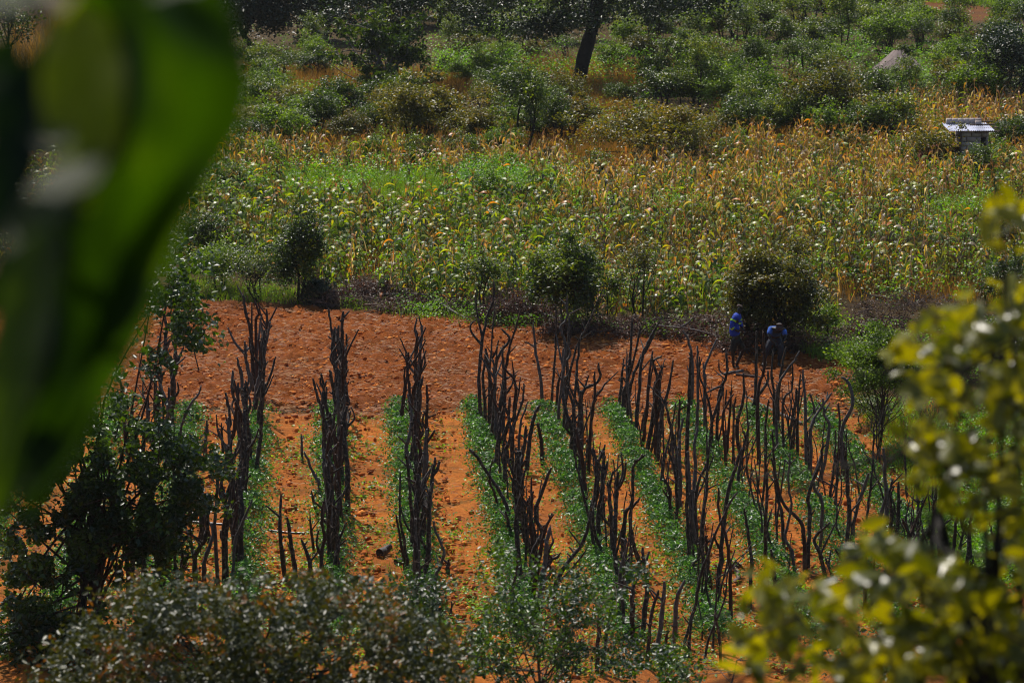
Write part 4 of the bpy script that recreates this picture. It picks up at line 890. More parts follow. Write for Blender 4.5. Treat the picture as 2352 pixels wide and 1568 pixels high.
pole('fallen_branch', 'pale forked branch sprawling from the tall brush dome', 'branch', [(1150, 700), (1200, 703), (1240, 718), (1290, 738), (1340, 756)], .02, .045, 'bark_grey', [.5, .45, .35, .2, .08], ((.35, -.7, -.05, 1), (.45, -.6, .3, 1), (.6, -.5, -.15, 1)), 3)
pole('fallen_branch', 'thin branch arching down to the standing worker', 'branch', [(1510, 748), (1570, 755), (1620, 765), (1680, 781)], .02, .035, 'bark_grey', [.45, .5, .4, .25], ((.3, .4, .3, 1), (.5, -.5, .2, 1)), 4)
pole('fallen_branch', 'long straight branch leaning down right of the stooping worker', 'branch', [(1822, 745), (1860, 772), (1912, 797)], .02, .035, 'bark_grey', [.75, .4, .05], (), 5)
pole('fallen_branch', 'thin branch lying right of the stooping worker', 'branch', [(1795, 808), (1815, 795), (1852, 789)], .02, .01, 'bark_grey', [.05, .2, .3], ((.6, .2, .1, 1),), 6)
pole('fallen_branch', 'pale forked pole lying below the feet of the standing worker', 'pole', [(1632, 870), (1650, 862), (1675, 857), (1706, 851)], .035, .045, 'bark_grey', [.05, .1, .14, .14], ((.6, .25, .12, 1),), 7)
pole('fallen_branch', 'reddish pole lying between the two workers', 'pole', [(1690, 860), (1730, 864), (1772, 871)], .04, .03, 'bark_red', [.12, .1, .06], (), 8)
pole('fallen_branch', 'long pale pole lying diagonally behind the stakes', 'pole', [(1708, 908), (1760, 935), (1842, 972)], .035, .04, 'bark_grey', [.06, .06, .06], (), 9)
pole('curved_branch', 'pale curved peeled branch lying between two right-hand beds', 'branch', [(1680, 1302), (1692, 1310), (1696, 1326), (1684, 1338)], .05, .045, 'twig', [.06, .08, .08, .06], (), 10)
pole('fallen_stake', 'dark crossed stick on the soil above the pale curved branch', 'stick', [(1682, 1300), (1690, 1290), (1710, 1308)], .02, .02, 'bark', [.1, .3, .05], (), 11)
def hose(label, pts, mat, r=.02, sag=.05):
    x0, y0 = G(*pts[0]); P = [(G(*q)[0] - x0, G(*q)[1] - y0, sag) for q in pts]
    mb = MB(); Q = spline(P, 6); tube(mb, Q, np.full(len(Q), r), 8); o = mb.build('water_pipe', mat, smooth=True); o.location = (x0, y0, .02); tag(o, label, 'pipe')
M['pipe'] = simple('black_pipe', [(.3, (.012, .013, .018)), (.7, (.03, .032, .04))], 5, .3, None, .6)
hose('black water pipe lying across the left paths between the staked beds', [(405, 1200), (450, 1208), (520, 1214), (610, 1226), (650, 1231), (700, 1234)], M['pipe'], .028, .07)
# short cut logs
def log(px, py, L, r, ang, label, seed, branch=True):
    g = np.random.default_rng(seed); x, y = G(px, py); t = thing('log', label, 'log', (x, y, .02), ang); mb = MB()
    P = spline([(0, 0, r), (L * .45, 0, r * 1.05), (L, .03, r * 1.15)], 5); tube(mb, P, np.linspace(r, r * .8, len(P)), 12, knob=.04, rg=g)
    if branch: tube(mb, [(L * .5, 0, r), (L * .62, -.06, r * 1.8), (L * .7, -.10, r * 2.3)], [r * .6, r * .5, r * .42], 9, knob=.05, rg=g)
    mb.build('bark', M['bark_grey'], t, True); e = MB()
    an = np.arange(12) / 12 * 6.283; v = [(-.004, math.cos(a) * r * .9, r + math.sin(a) * r * .9) for a in an] + [(-.006, 0, r)]
    e.add(v, [(i, 12, (i + 1) % 12) for i in range(12)]); e.build('cut_end', M['trunk'], t)
log(872, 1282, .42, .095, R(60), 'short thick cut log with a side stub between the second and third staked beds', 1)
log(910, 1300, .40, .07, R(55), 'slimmer split log beside the third staked bed', 2, False)
log(1672, 1312, .3, .06, R(20), 'small dark log beside the pale curved branch', 3, False)
# pale scraps on the soil
M['scrap'] = simple('white_scrap', [(.3, (.6, .6, .6)), (.7, (.8, .8, .8))], 5, .6)
def scrap(px, py, s, label):
    g = np.random.default_rng(int(px)); x, y = G(px, py); n = 5; u = np.linspace(-1, 1, n); X, Y = np.meshgrid(u, u)
    Z = .04 + .25 * s * (fbm(X * 1.5 + px, Y * 1.5, 3, 2)) + .02; V = np.stack([X * s * (1 - .3 * Y ** 2), Y * s * .6, Z], -1).reshape(-1, 3)
    F = [(i * n + j, i * n + j + 1, (i + 1) * n + j + 1, (i + 1) * n + j) for i in range(n - 1) for j in range(n - 1)]
    mb = MB(); mb.add(V, F); V2 = V.copy(); V2[:, 2] -= .006; mb.add(V2, [f[::-1] for f in F]); o = mb.build('scrap', M['scrap'], smooth=True); o.location = (x, y, .04); o.rotation_euler = (0, 0, g.uniform(0, 6)); tag(o, label, 'scrap')
scrap(436, 1235, .07, 'small crumpled white scrap on the orange soil below the black pipe')
scrap(434, 1196, .05, 'tiny white scrap on the orange soil above the black pipe')
scrap(1684, 1299, .05, 'tiny white scrap by the crossed sticks at the right')

# ------------------------------------------------------------------ near vegetation traced as crowns at their own depth
def near_crown(name, label, cat, polys, Y0, Y1, n, L, Wd, mat, root, seed, trunk='trunk', tr=.05, tmpl=OVAL, up=.8, flat=.55, bent=14, clumpy=0.0, nb=26, rnd_s=1.0):
    g = np.random.default_rng(seed); t = thing(name, label, cat, (root[0], root[1], z0(*root) - .05)); cr = MB(); tk = MB(); O = np.array(t.location)
    area = [abs(sum(p[i][0] * p[(i + 1) % len(p)][1] - p[(i + 1) % len(p)][0] * p[i][1] for i in range(len(p)))) / 2 * wgt for p, wgt in polys]
    tot = sum(area); ends = []
    for (poly, wgt), a in zip(polys, area):
        m = max(8, int(n * a / tot)); xs = [q[0] for q in poly]; ys = [q[1] for q in poly]
        px = g.uniform(min(xs) - bent, max(xs) + bent, m * 5); py = g.uniform(min(ys) - bent, max(ys) + bent, m * 5)
        k = inpoly(px + g.normal(0, bent, m * 5), py + g.normal(0, bent, m * 5), poly)
        if clumpy: k &= g.random(m * 5) < np.clip((fbm(px / 34 + seed, py / 34, seed, 2) - clumpy) * 5 + .5, .05, 1)
        px, py = px[k][:m], py[k][:m]; Yd = g.uniform(Y0, Y1, len(px)) 
        C = np.array([W(a_, b_, c_) for a_, b_, c_ in zip(px, py, Yd)]) - O
        s = g.uniform(.7, 1.25, len(C)); cl = fbm(px / 60 + seed, py / 60, 5, 2)
        leaves(cr, C, L * s, Wd * s, tmpl, up, np.clip(.6 * g.random(len(C)) + .9 * (cl - .5) + .3 * rnd_s, 0, 1), g=g, flat=flat)
        q = max(2, int(nb * a / tot)); idx = g.integers(0, len(C), q); ends += [C[i] for i in idx]
        # twigs through the leaves
        for i in g.integers(0, len(C), q * 2):
            c = C[i]; d = g.normal(0, 1, 3) * L * 3; d[2] = abs(d[2]); tube(tk, spline([c - d, c + g.normal(0, L * .3, 3), c + d], 2), np.linspace(tr * .16, tr * .05, 5), 4, cap=False, rg=g)
    mid = np.mean(ends, axis=0)
    main = spline([(0, 0, 0), mid * .45 + g.normal(0, .05, 3), mid], 6); tube(tk, main, np.linspace(tr, tr * .45, len(main)), 8, knob=.04, rg=g)
    for e in ends:
        p0 = main[g.integers(len(main) // 3, len(main))]; m_ = (p0 + e) / 2 + g.normal(0, .04, 3) * np.linalg.norm(e - p0)
        tube(tk, spline([p0, m_, e], 4), np.linspace(tr * .35, tr * .08, 9), 5, cap=False, rg=g)
    tk.build('trunk', M[trunk], t, True); cr.build('crown', M[mat], t); return t
# left dark tree in front of the beds
xa, ya = G(215, 1530)
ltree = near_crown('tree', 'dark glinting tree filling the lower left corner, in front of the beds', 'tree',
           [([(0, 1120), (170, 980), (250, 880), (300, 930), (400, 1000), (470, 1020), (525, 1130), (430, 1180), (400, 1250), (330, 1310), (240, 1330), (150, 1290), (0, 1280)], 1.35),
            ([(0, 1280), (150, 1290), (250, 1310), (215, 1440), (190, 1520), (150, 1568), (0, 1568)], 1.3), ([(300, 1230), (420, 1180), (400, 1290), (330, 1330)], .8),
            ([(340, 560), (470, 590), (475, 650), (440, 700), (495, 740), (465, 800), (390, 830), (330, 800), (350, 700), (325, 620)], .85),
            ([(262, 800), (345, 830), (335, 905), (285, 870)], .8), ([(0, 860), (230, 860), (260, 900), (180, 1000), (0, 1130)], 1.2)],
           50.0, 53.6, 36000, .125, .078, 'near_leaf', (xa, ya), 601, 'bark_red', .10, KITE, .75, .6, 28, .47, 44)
def fork(px, py, pts, r, label, mat='bark_red'):
    x, y = G(px, py); k = ppm(y); mb = MB(); g = np.random.default_rng(int(px)); P = [((a - px) / k, g.normal(0, .05), (py - b) / k / CT) for a, b in pts]; Q = spline(P, 5)
    tube(mb, Q, np.linspace(r, r * .55, len(Q)), 8, knob=.06, rg=g); o = mb.build('trunk', M[mat], ltree, True); o.location = Vector((x, y, 0)) - ltree.location; tag(o, label)
fork(185, 1525, [(185, 1530), (195, 1400), (205, 1280), (215, 1180)], .075, 'thick dark bare trunk rising through the lower left foliage', 'trunk')
fork(212, 1480, [(212, 1485), (225, 1380), (240, 1270)], .05, 'slim dark trunk right of the thick bare trunk at lower left', 'trunk')
# bottom-left grey shrub
near_crown('shrub', 'grey-green fine-leaved shrub spread along the bottom left, slightly out of focus', 'shrub',
           [([(60, 1660), (110, 1540), (160, 1470), (250, 1405), (330, 1352), (450, 1365), (560, 1352), (700, 1335), (820, 1345), (900, 1400), (1000, 1445), (1060, 1510), (1050, 1660)], 1)],
           21.8, 25.8, 36000, .056, .028, 'shrub_grey', (-1.8, 23.6), 611, 'trunk', .04, OVAL, .75, .75, 30, .36, 60)
# saplings at the bottom centre
SE = lambda q: [(784 + a * S, 1045 + b * S) for a, b in q]
SG = lambda q: [(1568 + a * S, 1045 + b * S) for a, b in q]
near_crown('sapling', 'glossy small-leaved sapling at the bottom centre in front of the stakes', 'sapling',
           [(SE([(990, 590), (1150, 600), (1170, 760), (1080, 800), (1200, 1000), (1000, 980), (980, 700)]), .9), (SE([(1000, 980), (1300, 1000), (1560, 960), (1800, 900), (2050, 780), (2100, 850), (1900, 1100), (1800, 1568), (1000, 1568), (900, 1300)]), 1),
            (SE([(1300, 740), (1560, 760), (1700, 830), (2120, 760), (2130, 830), (1600, 1000), (1290, 830)]), .8), (SE([(840, 1080), (1000, 1100), (1000, 1500), (820, 1500)]), .7)],
           32.0, 34.5, 6500, .062, .032, 'near_leaf', (.6, 33.2), 621, 'twig', .03, OVAL, .8, .6, 16, .45, 46, 1.3)
near_crown('sapling', 'small-leaved sapling in front of the fourth staked bed, touching the grey shrub', 'sapling',
           [(SE([(300, 860), (560, 840), (700, 900), (680, 1080), (560, 1160), (380, 1120), (300, 1000)]), 1), (SE([(640, 780), (800, 860), (800, 920), (700, 940)]), .4)],
           33.0, 34.2, 1200, .06, .034, 'near_leaf', (-.75, 33.5), 622, 'twig', .02, OVAL, .8, .6, 12, .40, 14)
near_crown('sapling', 'small-leaved sapling low at the bottom, right of centre', 'sapling',
           [(SE([(2050, 1260), (2200, 1240), (2352, 1330), (2352, 1568), (1900, 1568), (1850, 1400)]), 1), (SG([(0, 1380), (100, 1400), (120, 1568), (0, 1568)]), 1), (SG([(900, 1280), (1180, 1230), (1440, 1440), (1300, 1568), (960, 1568)]), .9)],
           33.0, 36.5, 2600, .065, .036, 'near_leaf', (2.6, 34.6), 623, 'twig', .02, OVAL, .8, .6, 16, .45, 18)
# right blurred shrub
near_crown('shrub', 'blurred yellow-olive shrub in the foreground filling the lower right corner', 'shrub',
           [([(2360, 430), (2265, 475), (2270, 550), (2360, 575)], .55), ([(2360, 640), (2190, 690), (2110, 740), (2040, 815), (2115, 850), (2105, 960), (2090, 1000), (2130, 1130), (2190, 1190), (2360, 1210)], .8),
            ([(2360, 1200), (2230, 1310), (2090, 1250), (2000, 1215), (1950, 1290), (1870, 1350), (1755, 1310), (1720, 1400), (1690, 1440), (1680, 1600), (2380, 1620)], 1)],
           8.2, 10.2, 1950, .090, .048, 'blur_olive', (1.9, 9.4), 631, 'trunk', .04, OVAL, .6, .8, 18, .47, 26, 1.2)
# left very near leaves
def near_branch():
    g = np.random.default_rng(641); root = (-1.3, 3.0)
    t = thing('broadleaf_tree', 'heavily blurred broad green leaves hanging close to the camera at the left edge', 'tree', (root[0], root[1], z0(*root) - .1)); O = np.array(t.location); cr = MB(); tk = MB()
    poly = [(-60, -60), (470, -40), (515, 60), (540, 180), (525, 290), (450, 410), (390, 510), (335, 640), (330, 700), (285, 800), (225, 900), (165, 1020), (95, 1110), (-10, 1210), (-60, 1210)]
    hole = [(10, 50), (175, 40), (180, 180), (165, 290), (40, 280), (0, 160)]
    RE = [(-60, 490), (60, 545), (180, 575), (290, 555), (410, 485), (510, 425), (640, 370), (700, 358), (800, 312), (900, 255), (1020, 190), (1110, 125), (1190, 80)]
    LE = [(-60, 190), (100, 170), (300, 130), (500, 120), (700, 110), (900, 70), (1050, 50), (1190, 50)]
    nu, nv = 60, 25; ys = np.linspace(-60, 1190, nu); le = np.interp(ys, *zip(*LE)); re_ = np.interp(ys, *zip(*RE)); V = []; rr_ = []
    for i, py in enumerate(ys):
        for j in range(nv):
            v = j / (nv - 1); px = le[i] + (re_[i] - le[i]) * v
            dpt = 2.95 + .10 * abs(v - .35) + .018 * math.sin(py / 95 + v * 4) + .008 * math.sin(py / 48 - v * 7 + 1) + .022 * math.sin(v * 9 + py / 200) + .00006 * (py - 300)
            V.append(W(px, py, dpt) - O); rr_.append(.42 + .13 * math.sin(px / 60 + py / 500 + .6) + .10 * math.sin(py / 150 + px / 160) - .18 * (py > 640) + .14 * math.exp(-((px - 315) / 30) ** 2 - ((py - 370) / 110) ** 2) - .25 * math.exp(-((px - 245 + py * .12) / 9) ** 2) - .25 * math.exp(-((px - 430) / 90) ** 2 - ((py - 60) / 70) ** 2) + .12 * (fbm(px / 60, py / 90, 3, 2) - .5))  # bright fold light painted into leaf tone, besides its own midrib and mottling
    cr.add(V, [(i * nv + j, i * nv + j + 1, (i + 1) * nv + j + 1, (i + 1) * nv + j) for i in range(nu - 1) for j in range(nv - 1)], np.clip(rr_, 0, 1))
    spec = [(190, 230, 2.8, 560, 200, .97, 94), (40, 330, 2.9, 560, 150, .05, 95), (50, 760, 2.95, 760, 170, .74, 92), (110, 1000, 3.0, 380, 140, .5, 112), (20, 1060, 3.1, 360, 120, .7, 104),
            (125, 455, 2.7, 430, 150, .6, 97), (118, 320, 2.7, 150, 70, .6, 92), (40, -10, 2.8, 300, 150, .6, 15), (450, -40, 2.8, 260, 90, .6, 12)]
    items = list(spec)
    for _ in range(34):
        px = g.uniform(-60, 520); py = g.uniform(-60, 1210)
        if inpoly(np.array([px]), np.array([py]), poly)[0] and not inpoly(np.array([px]), np.array([py]), hole)[0]:
            ln = g.uniform(170, 280)
            ex, ey = px + ln * .3, py
            if inpoly(np.array([ex]), np.array([ey]), poly)[0]: items.append((px, py, g.uniform(3.1, 3.5), ln, ln * .5, g.random() * .5, g.uniform(60, 120)))
    for (px, py, Y, l, w_, rn, ang) in items:
        k = ppm(Y, 16) if False else FPX / (Y * CT)
        c = W(px, py, Y) - O; a = math.radians(ang); A = np.array([math.cos(a), g.normal(0, .25), -math.sin(a)])
        # leaves hang, faces turned to the camera with some tilt
        N = unit(np.array([g.normal(0, .35), -.8, g.uniform(.2, .7)])) if rn != .6 else unit(np.array([-.2, -.45, .95])); A = unit(A - A.dot(N) * N); B = np.cross(N, A)
        nu = 9; u = np.linspace(-.5, .5, nu); wd = (np.cos(u * math.pi) ** .6) * (1 - .35 * u); wd[0] = wd[-1] = .02; vs = np.linspace(-1, 1, 7)
        V = []
        for ui, wi in zip(u, wd):
            for v in vs: V.append(c + A * ui * l / k + B * v * wi * w_ / 2 / k + N * (.10 * abs(v) * w_ / k * .8 - .16 * ui * ui * l / k + w_ / k * (.05 * math.sin(ui * 17 + v * 2.5) + .03 * math.sin(ui * 31 - v * 4))))
        F = [(i * 7 + j, i * 7 + j + 1, (i + 1) * 7 + j + 1, (i + 1) * 7 + j) for i in range(nu - 1) for j in range(6)]
        cr.add(V, F, rn)
        tip = c - A * l / 2 / k; tube(tk, spline([tip, tip + np.array([-.01, .01, .03])], 2), [.0015] * 3, 5, cap=False, rg=g)
    b = spline([W(-500, -300, 3.1) - O, W(-100, -80, 3.1) - O, W(150, 100, 3.2) - O, W(200, 400, 3.25) - O, W(120, 800, 3.3) - O], 5); tube(tk, b, np.linspace(.012, .003, len(b)), 8, rg=g)
    tube(tk, spline([(0, 0, 0), (-.1, 0, 1.2), b[0]], 5), np.linspace(.05, .014, 11), 10, knob=.03, rg=g)
    tube(tk, spline([(-.1, 0, 1.2), (-.35, .1, 2.4), (-.5, .2, 3.6)], 5), np.linspace(.045, .02, 11), 10, knob=.03, rg=g)
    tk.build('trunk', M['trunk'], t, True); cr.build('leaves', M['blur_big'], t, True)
near_branch()

# ------------------------------------------------------------------ buildings in the distance
def brickmat(name, c1, c2, mortar, scale, bw, rh, msz):
    m, t, p = nodes(name); tc = t.nodes.new('ShaderNodeTexCoord'); b = t.nodes.new('ShaderNodeTexBrick'); mp = t.nodes.new('ShaderNodeMapping')
    mp.inputs['Rotation'].default_value = (R(90), 0, 0)
    t.links.new(tc.outputs['Object'], mp.inputs[0]); t.links.new(mp.outputs[0], b.inputs['Vector'])
    b.inputs['Color1'].default_value = (*c1, 1); b.inputs['Color2'].default_value = (*c2, 1); b.inputs['Mortar'].default_value = (*mortar, 1)
    b.inputs['Scale'].default_value = scale; b.inputs['Brick Width'].default_value = bw; b.inputs['Row Height'].default_value = rh; b.inputs['Mortar Size'].default_value = msz
    t.links.new(b.outputs['Color'], p.inputs['Base Color']); p.inputs['Roughness'].default_value = .9
    return m
def shed():
    x0, y0 = G(2120, 402); k = ppm(y0); wid = (2269 - 2120) / k; h = (402 - 303) / k / CT; split = (2207 - 2120) / k; dep = 1.25
    t = thing('block_shed', 'grey concrete block shed with white corrugated metal roof at the right edge', 'shed', (x0, y0, 0), R(3))
    blk = simple('block', [(.3, (.36, .30, .28)), (.7, (.56, .48, .45))], 3, .95, (20, .5, .01)); mort = simple('mortar', [(.3, (.13, .10, .09)), (.7, (.18, .14, .12))], 3, .95)
    red = simple('red_plaster', [(.3, (.10, .02, .015)), (.7, (.20, .04, .03))], 2, .9)
    g = np.random.default_rng(71)
    mb = MB(); box(mb, (split, .02, 0), (wid - .3, dep, h), 1); bh = .19; nrow = int(h / bh)
    for r_ in range(nrow + 1):
        z = r_ * bh; xx = split - (.2 if r_ % 2 else 0)
        while xx < wid - .3:
            a = max(xx, split); b = min(xx + .39, wid - .3)
            if b - a > .05: box(mb, (a + .008, g.uniform(-.03, -.015), z + .008), (b - .008, .05, min(z + bh - .008, h)), 0)
            xx += .4
    for r_ in range(nrow + 1):          # right jamb pier of blocks
        z = r_ * bh; box(mb, (wid - .1 + g.uniform(-.01, .01), -.02, z + .006), (wid, .3, min(z + bh - .006, h)), 0)
    box(mb, (wid - .3, -.015, h - .25), (wid - .1, .1, h), 0); box(mb, (wid - .3, .5, 0), (wid - .002, dep, h), 1)
    mb.build('wall', [blk, mort], t)
    mb = MB(); box(mb, (0, .35, 0), (split - .004, dep, h * .62)); mb.build('side_room', red, t)
    mb = MB(); box(mb, (wid - .298, .06, 0), (wid - .102, .1, h - .26)); mb.build('doorway', simple('dark_door', [(.3, (.03, .02, .018)), (.7, (.06, .045, .04))], 5, .8), t)
    # corrugated roof, sloping to the camera
    nx = 120; xs = np.linspace(split - .55, wid + .18, nx); ys = np.linspace(-.35, dep + .1, 4); V = []
    for y_ in ys:
        for x_ in xs: V.append((x_, y_, h + .05 + .06 * (y_ + .35) + .018 * math.sin(x_ * 2 * math.pi / .076)))
    F = [(i * nx + j, i * nx + j + 1, (i + 1) * nx + j + 1, (i + 1) * nx + j) for i in range(3) for j in range(nx - 1)]
    mb = MB(); mb.add(V, F); V2 = [(a, b, c - .006) for a, b, c in V]; mb.add(V2, F)
    mb.build('roof', simple('galvanised', [(.3, (.26, .28, .40)), (.7, (.45, .47, .56))], 4, .5, None, .4, .2), t, True)
    mb = MB()
    for i in range(7): 
        bw = (wid - split + .35) / 6; a = split - .4 + i * bw
        if i < 6: box(mb, (a, dep - .18, h + .10), (a + bw - .02, dep, h + .36))
    box(mb, (wid - .35, dep - .45, h + .12), (wid - .12, dep - .2, h + .28)); mb.build('parapet_block', blk, t)
    for i, (yy, zz) in enumerate(((-.2, .02), (.3, .09), (.8, .17), (1.2, .24))):
        mb = MB(); tube(mb, [(wid - .6, yy, h + zz - .03), (wid + .2, yy, h + zz - .02), (wid + .42, yy, h + zz)], [.03] * 3, 8); mb.build('roof_pole', M['twig'], t, True)
shed()
def hut():
    x0, y0 = G(2064, 186); k = ppm(y0); r = 56 / k; he = (186 - 158) / k; ha = (186 - 108) / k; g = np.random.default_rng(72)
    t = thing('thatched_hut', 'round hut with conical grey-brown thatched roof half hidden by bushes at upper right', 'hut', (x0, y0, 0))
    mb = MB(); n = 24; an = np.arange(n) / n * 6.283; V = [(math.cos(a) * r * .78, math.sin(a) * r * .78, z) for z in (0, he + .1) for a in an]
    mb.add(V, [(i, (i + 1) % n, n + (i + 1) % n, n + i) for i in range(n)]); mb.build('wall', simple('mud_wall', [(.3, (.22, .08, .05)), (.7, (.32, .13, .08))], 3, .95), t, True)
    mb = MB(); m = 48; an = np.arange(m) / m * 6.283; V = []; prof = [(1.0, -.05), (1.03, 0), (.85, .20), (.6, .46), (.3, .76), (.04, 1.0)]
    for q, (pr, pz) in enumerate(prof): V += [(math.cos(a) * r * pr * (1 + g.normal(0, .012)), math.sin(a) * r * pr * (1 + g.normal(0, .012)), he + (ha - he) * pz + g.normal(0, .015)) for a in an]
    F = [(q * m + i, q * m + (i + 1) % m, (q + 1) * m + (i + 1) % m, (q + 1) * m + i) for q in range(len(prof) - 1) for i in range(m)]; mb.add(V, F)
    P = []; Wv = []; n = 2600; a = g.uniform(0, 6.283, n); s0 = g.uniform(.02, .95, n); s1 = np.minimum(s0 + .16, 1.06); ks = np.linspace(0, 1, 3)
    ss = s0[:, None] + (s1 - s0)[:, None] * ks; zz = he + (ha - he) * (1 - ss) + .03 + .02 * ks; rr = r * ss * 1.02
    P = np.stack([np.cos(a)[:, None] * rr, np.sin(a)[:, None] * rr, zz], -1); Wv = np.zeros_like(P); Wv[..., 0] = -np.sin(a)[:, None] * .012; Wv[..., 1] = np.cos(a)[:, None] * .012
    strips(mb, P, Wv, g.random(n)); th, tt, p = nodes('thatch'); at = tt.nodes.new('ShaderNodeAttribute'); at.attribute_name = 'rnd'
    tt.links.new(ramp(tt, [(0, (.15, .11, .095)), (1, (.36, .28, .25))], at.outputs['Fac']), p.inputs['Base Color']); p.inputs['Roughness'].default_value = .9
    mb.build('thatch_roof', th, t)
hut()
def pole_frame():
    x0, y0 = G(1765, 322); k = ppm(y0); f = lambda a, b: ((a - 1765) / k, 0, (322 - b) / k / CT)
    t = thing('pole_frame', 'rough dark wooden pole frame standing in the dry maize', 'frame', (x0, y0, 0))
    for pts, r, nm in (([f(1742, 325), f(1742, 300), f(1741, 281)], .045, 'post'), ([f(1786, 325), f(1787, 303), f(1792, 290), f(1795, 274)], .07, 'post'), ([f(1738, 283), f(1746, 280), f(1770, 282), f(1796, 286)], .05, 'beam')):
        mb = MB(); Q = spline(pts, 4); tube(mb, Q, np.full(len(Q), r), 8, knob=.08); mb.build(nm, M['trunk'], t, True)
    for (a, b, w_, h_, col, lb) in ((1782.5, 301, 5, 7, (.75, .02, .14), 'small bright pink cloth beside the right post of the pole frame'), (1774, 300, 9, 5, (.12, .30, .55), 'small light blue cloth inside the pole frame')):
        n = 6; V = []
        for i in range(n):
            for j in range(n): V.append(((a - 1765 + (j / 5 - .5) * w_) / k, -.1 + .05 * math.sin(j * 1.7 + i * .8), (322 - b + (.5 - i / 5) * h_) / k + .03 * math.sin(j * 2.1)))
        mb = MB(); F = [(i * n + j, i * n + j + 1, (i + 1) * n + j + 1, (i + 1) * n + j) for i in range(n - 1) for j in range(n - 1)]; mb.add(V, F); mb.add([(p[0], p[1] + .01, p[2]) for p in V], F)
        m, tn, p = nodes('cloth'); p.inputs['Base Color'].default_value = (*col, 1); p.inputs['Roughness'].default_value = .8
        o = mb.build('cloth', m, smooth=True); o.location = (x0, y0, 0); tag(o, lb, 'cloth')
pole_frame()
# blue plastic barrel stand at the right edge
def barrel():
    x0, y0 = G(2312, 1312); t = thing('blue_container', 'light blue plastic container standing in the grass at the right edge', 'container', (x0, y0, 0)); k = ppm(y0); g = np.random.default_rng(73)
    bl = simple('blue_plastic', [(.3, (.16, .22, .50)), (.7, (.26, .33, .62))], 4, .45, None, .5); db = simple('deep_blue', [(.3, (.01, .04, .3)), (.7, (.02, .06, .4))], 4, .4)
    n = 20; an = np.arange(n) / n * 6.283; prof = [(.02, 0), (.13, 0), (.15, .04), (.15, .16), (.155, .17), (.15, .18), (.15, .34), (.155, .35), (.15, .36), (.145, .5), (.09, .56), (.07, .57)]
    mb = MB(); V = [(math.cos(a) * r, math.sin(a) * r, z) for r, z in prof for a in an]; F = [(q * n + i, q * n + (i + 1) % n, (q + 1) * n + (i + 1) % n, (q + 1) * n + i) for q in range(len(prof) - 1) for i in range(n)]
    mb.add(V, F); mb.build('body', bl, t, True)
    mb = MB(); prof = [(.07, .565), (.15, .60), (.16, .61), (.16, .65), (.14, .66), (.01, .66)]; V = [(math.cos(a) * r, math.sin(a) * r, z) for r, z in prof for a in an]; F = [(q * n + i, q * n + (i + 1) % n, (q + 1) * n + (i + 1) % n, (q + 1) * n + i) for q in range(5) for i in range(n)]; mb.add(V, F); mb.build('lid', db, t, True)
    mb = MB(); tube(mb, spline([(-.1, -.12, .5), (-.13, -.15, .57), (.02, -.17, .60), (.12, -.12, .56)], 4), [.012] * 13, 6); mb.build('handle', bl, t, True)
barrel()

# ------------------------------------------------------------------ people
def skin_mesh(name, pts, edges, rad, mat, parent, sub=2, root=0):
    me = bpy.data.meshes.new(name + '_skel'); me.from_pydata([tuple(p) for p in pts], edges, []); o = bpy.data.objects.new(name + '_skel', me); COL.objects.link(o)
    md = o.modifiers.new('skin', 'SKIN'); md.use_smooth_shade = True
    for i, r in enumerate(rad):
        r = r if isinstance(r, tuple) else (r, r); me.skin_vertices[0].data[i].radius = r; me.skin_vertices[0].data[i].use_root = (i == root)
    ms = o.modifiers.new('sub', 'SUBSURF'); ms.levels = sub; ms.render_levels = sub
    dg = bpy.context.evaluated_depsgraph_get(); nm = bpy.data.meshes.new_from_object(o.evaluated_get(dg)); bpy.data.objects.remove(o); nm.name = name
    nm.materials.clear(); nm.materials.append(mat); nm.polygons.foreach_set('use_smooth', [True] * len(nm.polygons))
    q = bpy.data.objects.new(name, nm); COL.objects.link(q); q.parent = parent; return q
def flatmat(name, c, rough=.8, spec=.3):
    return simple(name, [(.3, tuple(x * .8 for x in c)), (.7, tuple(min(1, x * 1.15) for x in c))], 6, rough, (25, .3, .01), spec)
SKIN = flatmat('dark_skin', (.009, .006, .0045), .5, .4)
def hand(pts, edges, rad, wrist_i, d, side, up=(0, 0, 1)):
    """palm and five fingers grown from the wrist vertex"""
    d = Vector(d).normalized(); s = Vector(side).normalized(); w0 = Vector(pts[wrist_i])
    pts.append(tuple(w0 + d * .05)); rad.append((.036, .018)); edges.append((wrist_i, len(pts) - 1)); pi = len(pts) - 1
    for k, (off, ln) in enumerate(((-.03, .065), (-.01, .078), (.01, .074), (.03, .058))):
        a = w0 + d * .095 + s * off; b = a + d * ln * .55 + s * off * .15; c = b + (d * .6 - Vector(up).cross(s) * .3).normalized() * ln * .45
        for q, p in enumerate((a, b, c)): pts.append(tuple(p)); rad.append((.0095 - .0012 * q,) * 2); edges.append((pi if q == 0 else len(pts) - 2, len(pts) - 1))
    a = w0 + d * .045 - s * .045; b = a + (d - s * .5).normalized() * .04
    for q, p in enumerate((a, b)): pts.append(tuple(p)); rad.append((.0105, .0105)); edges.append((pi if q == 0 else len(pts) - 2, len(pts) - 1))
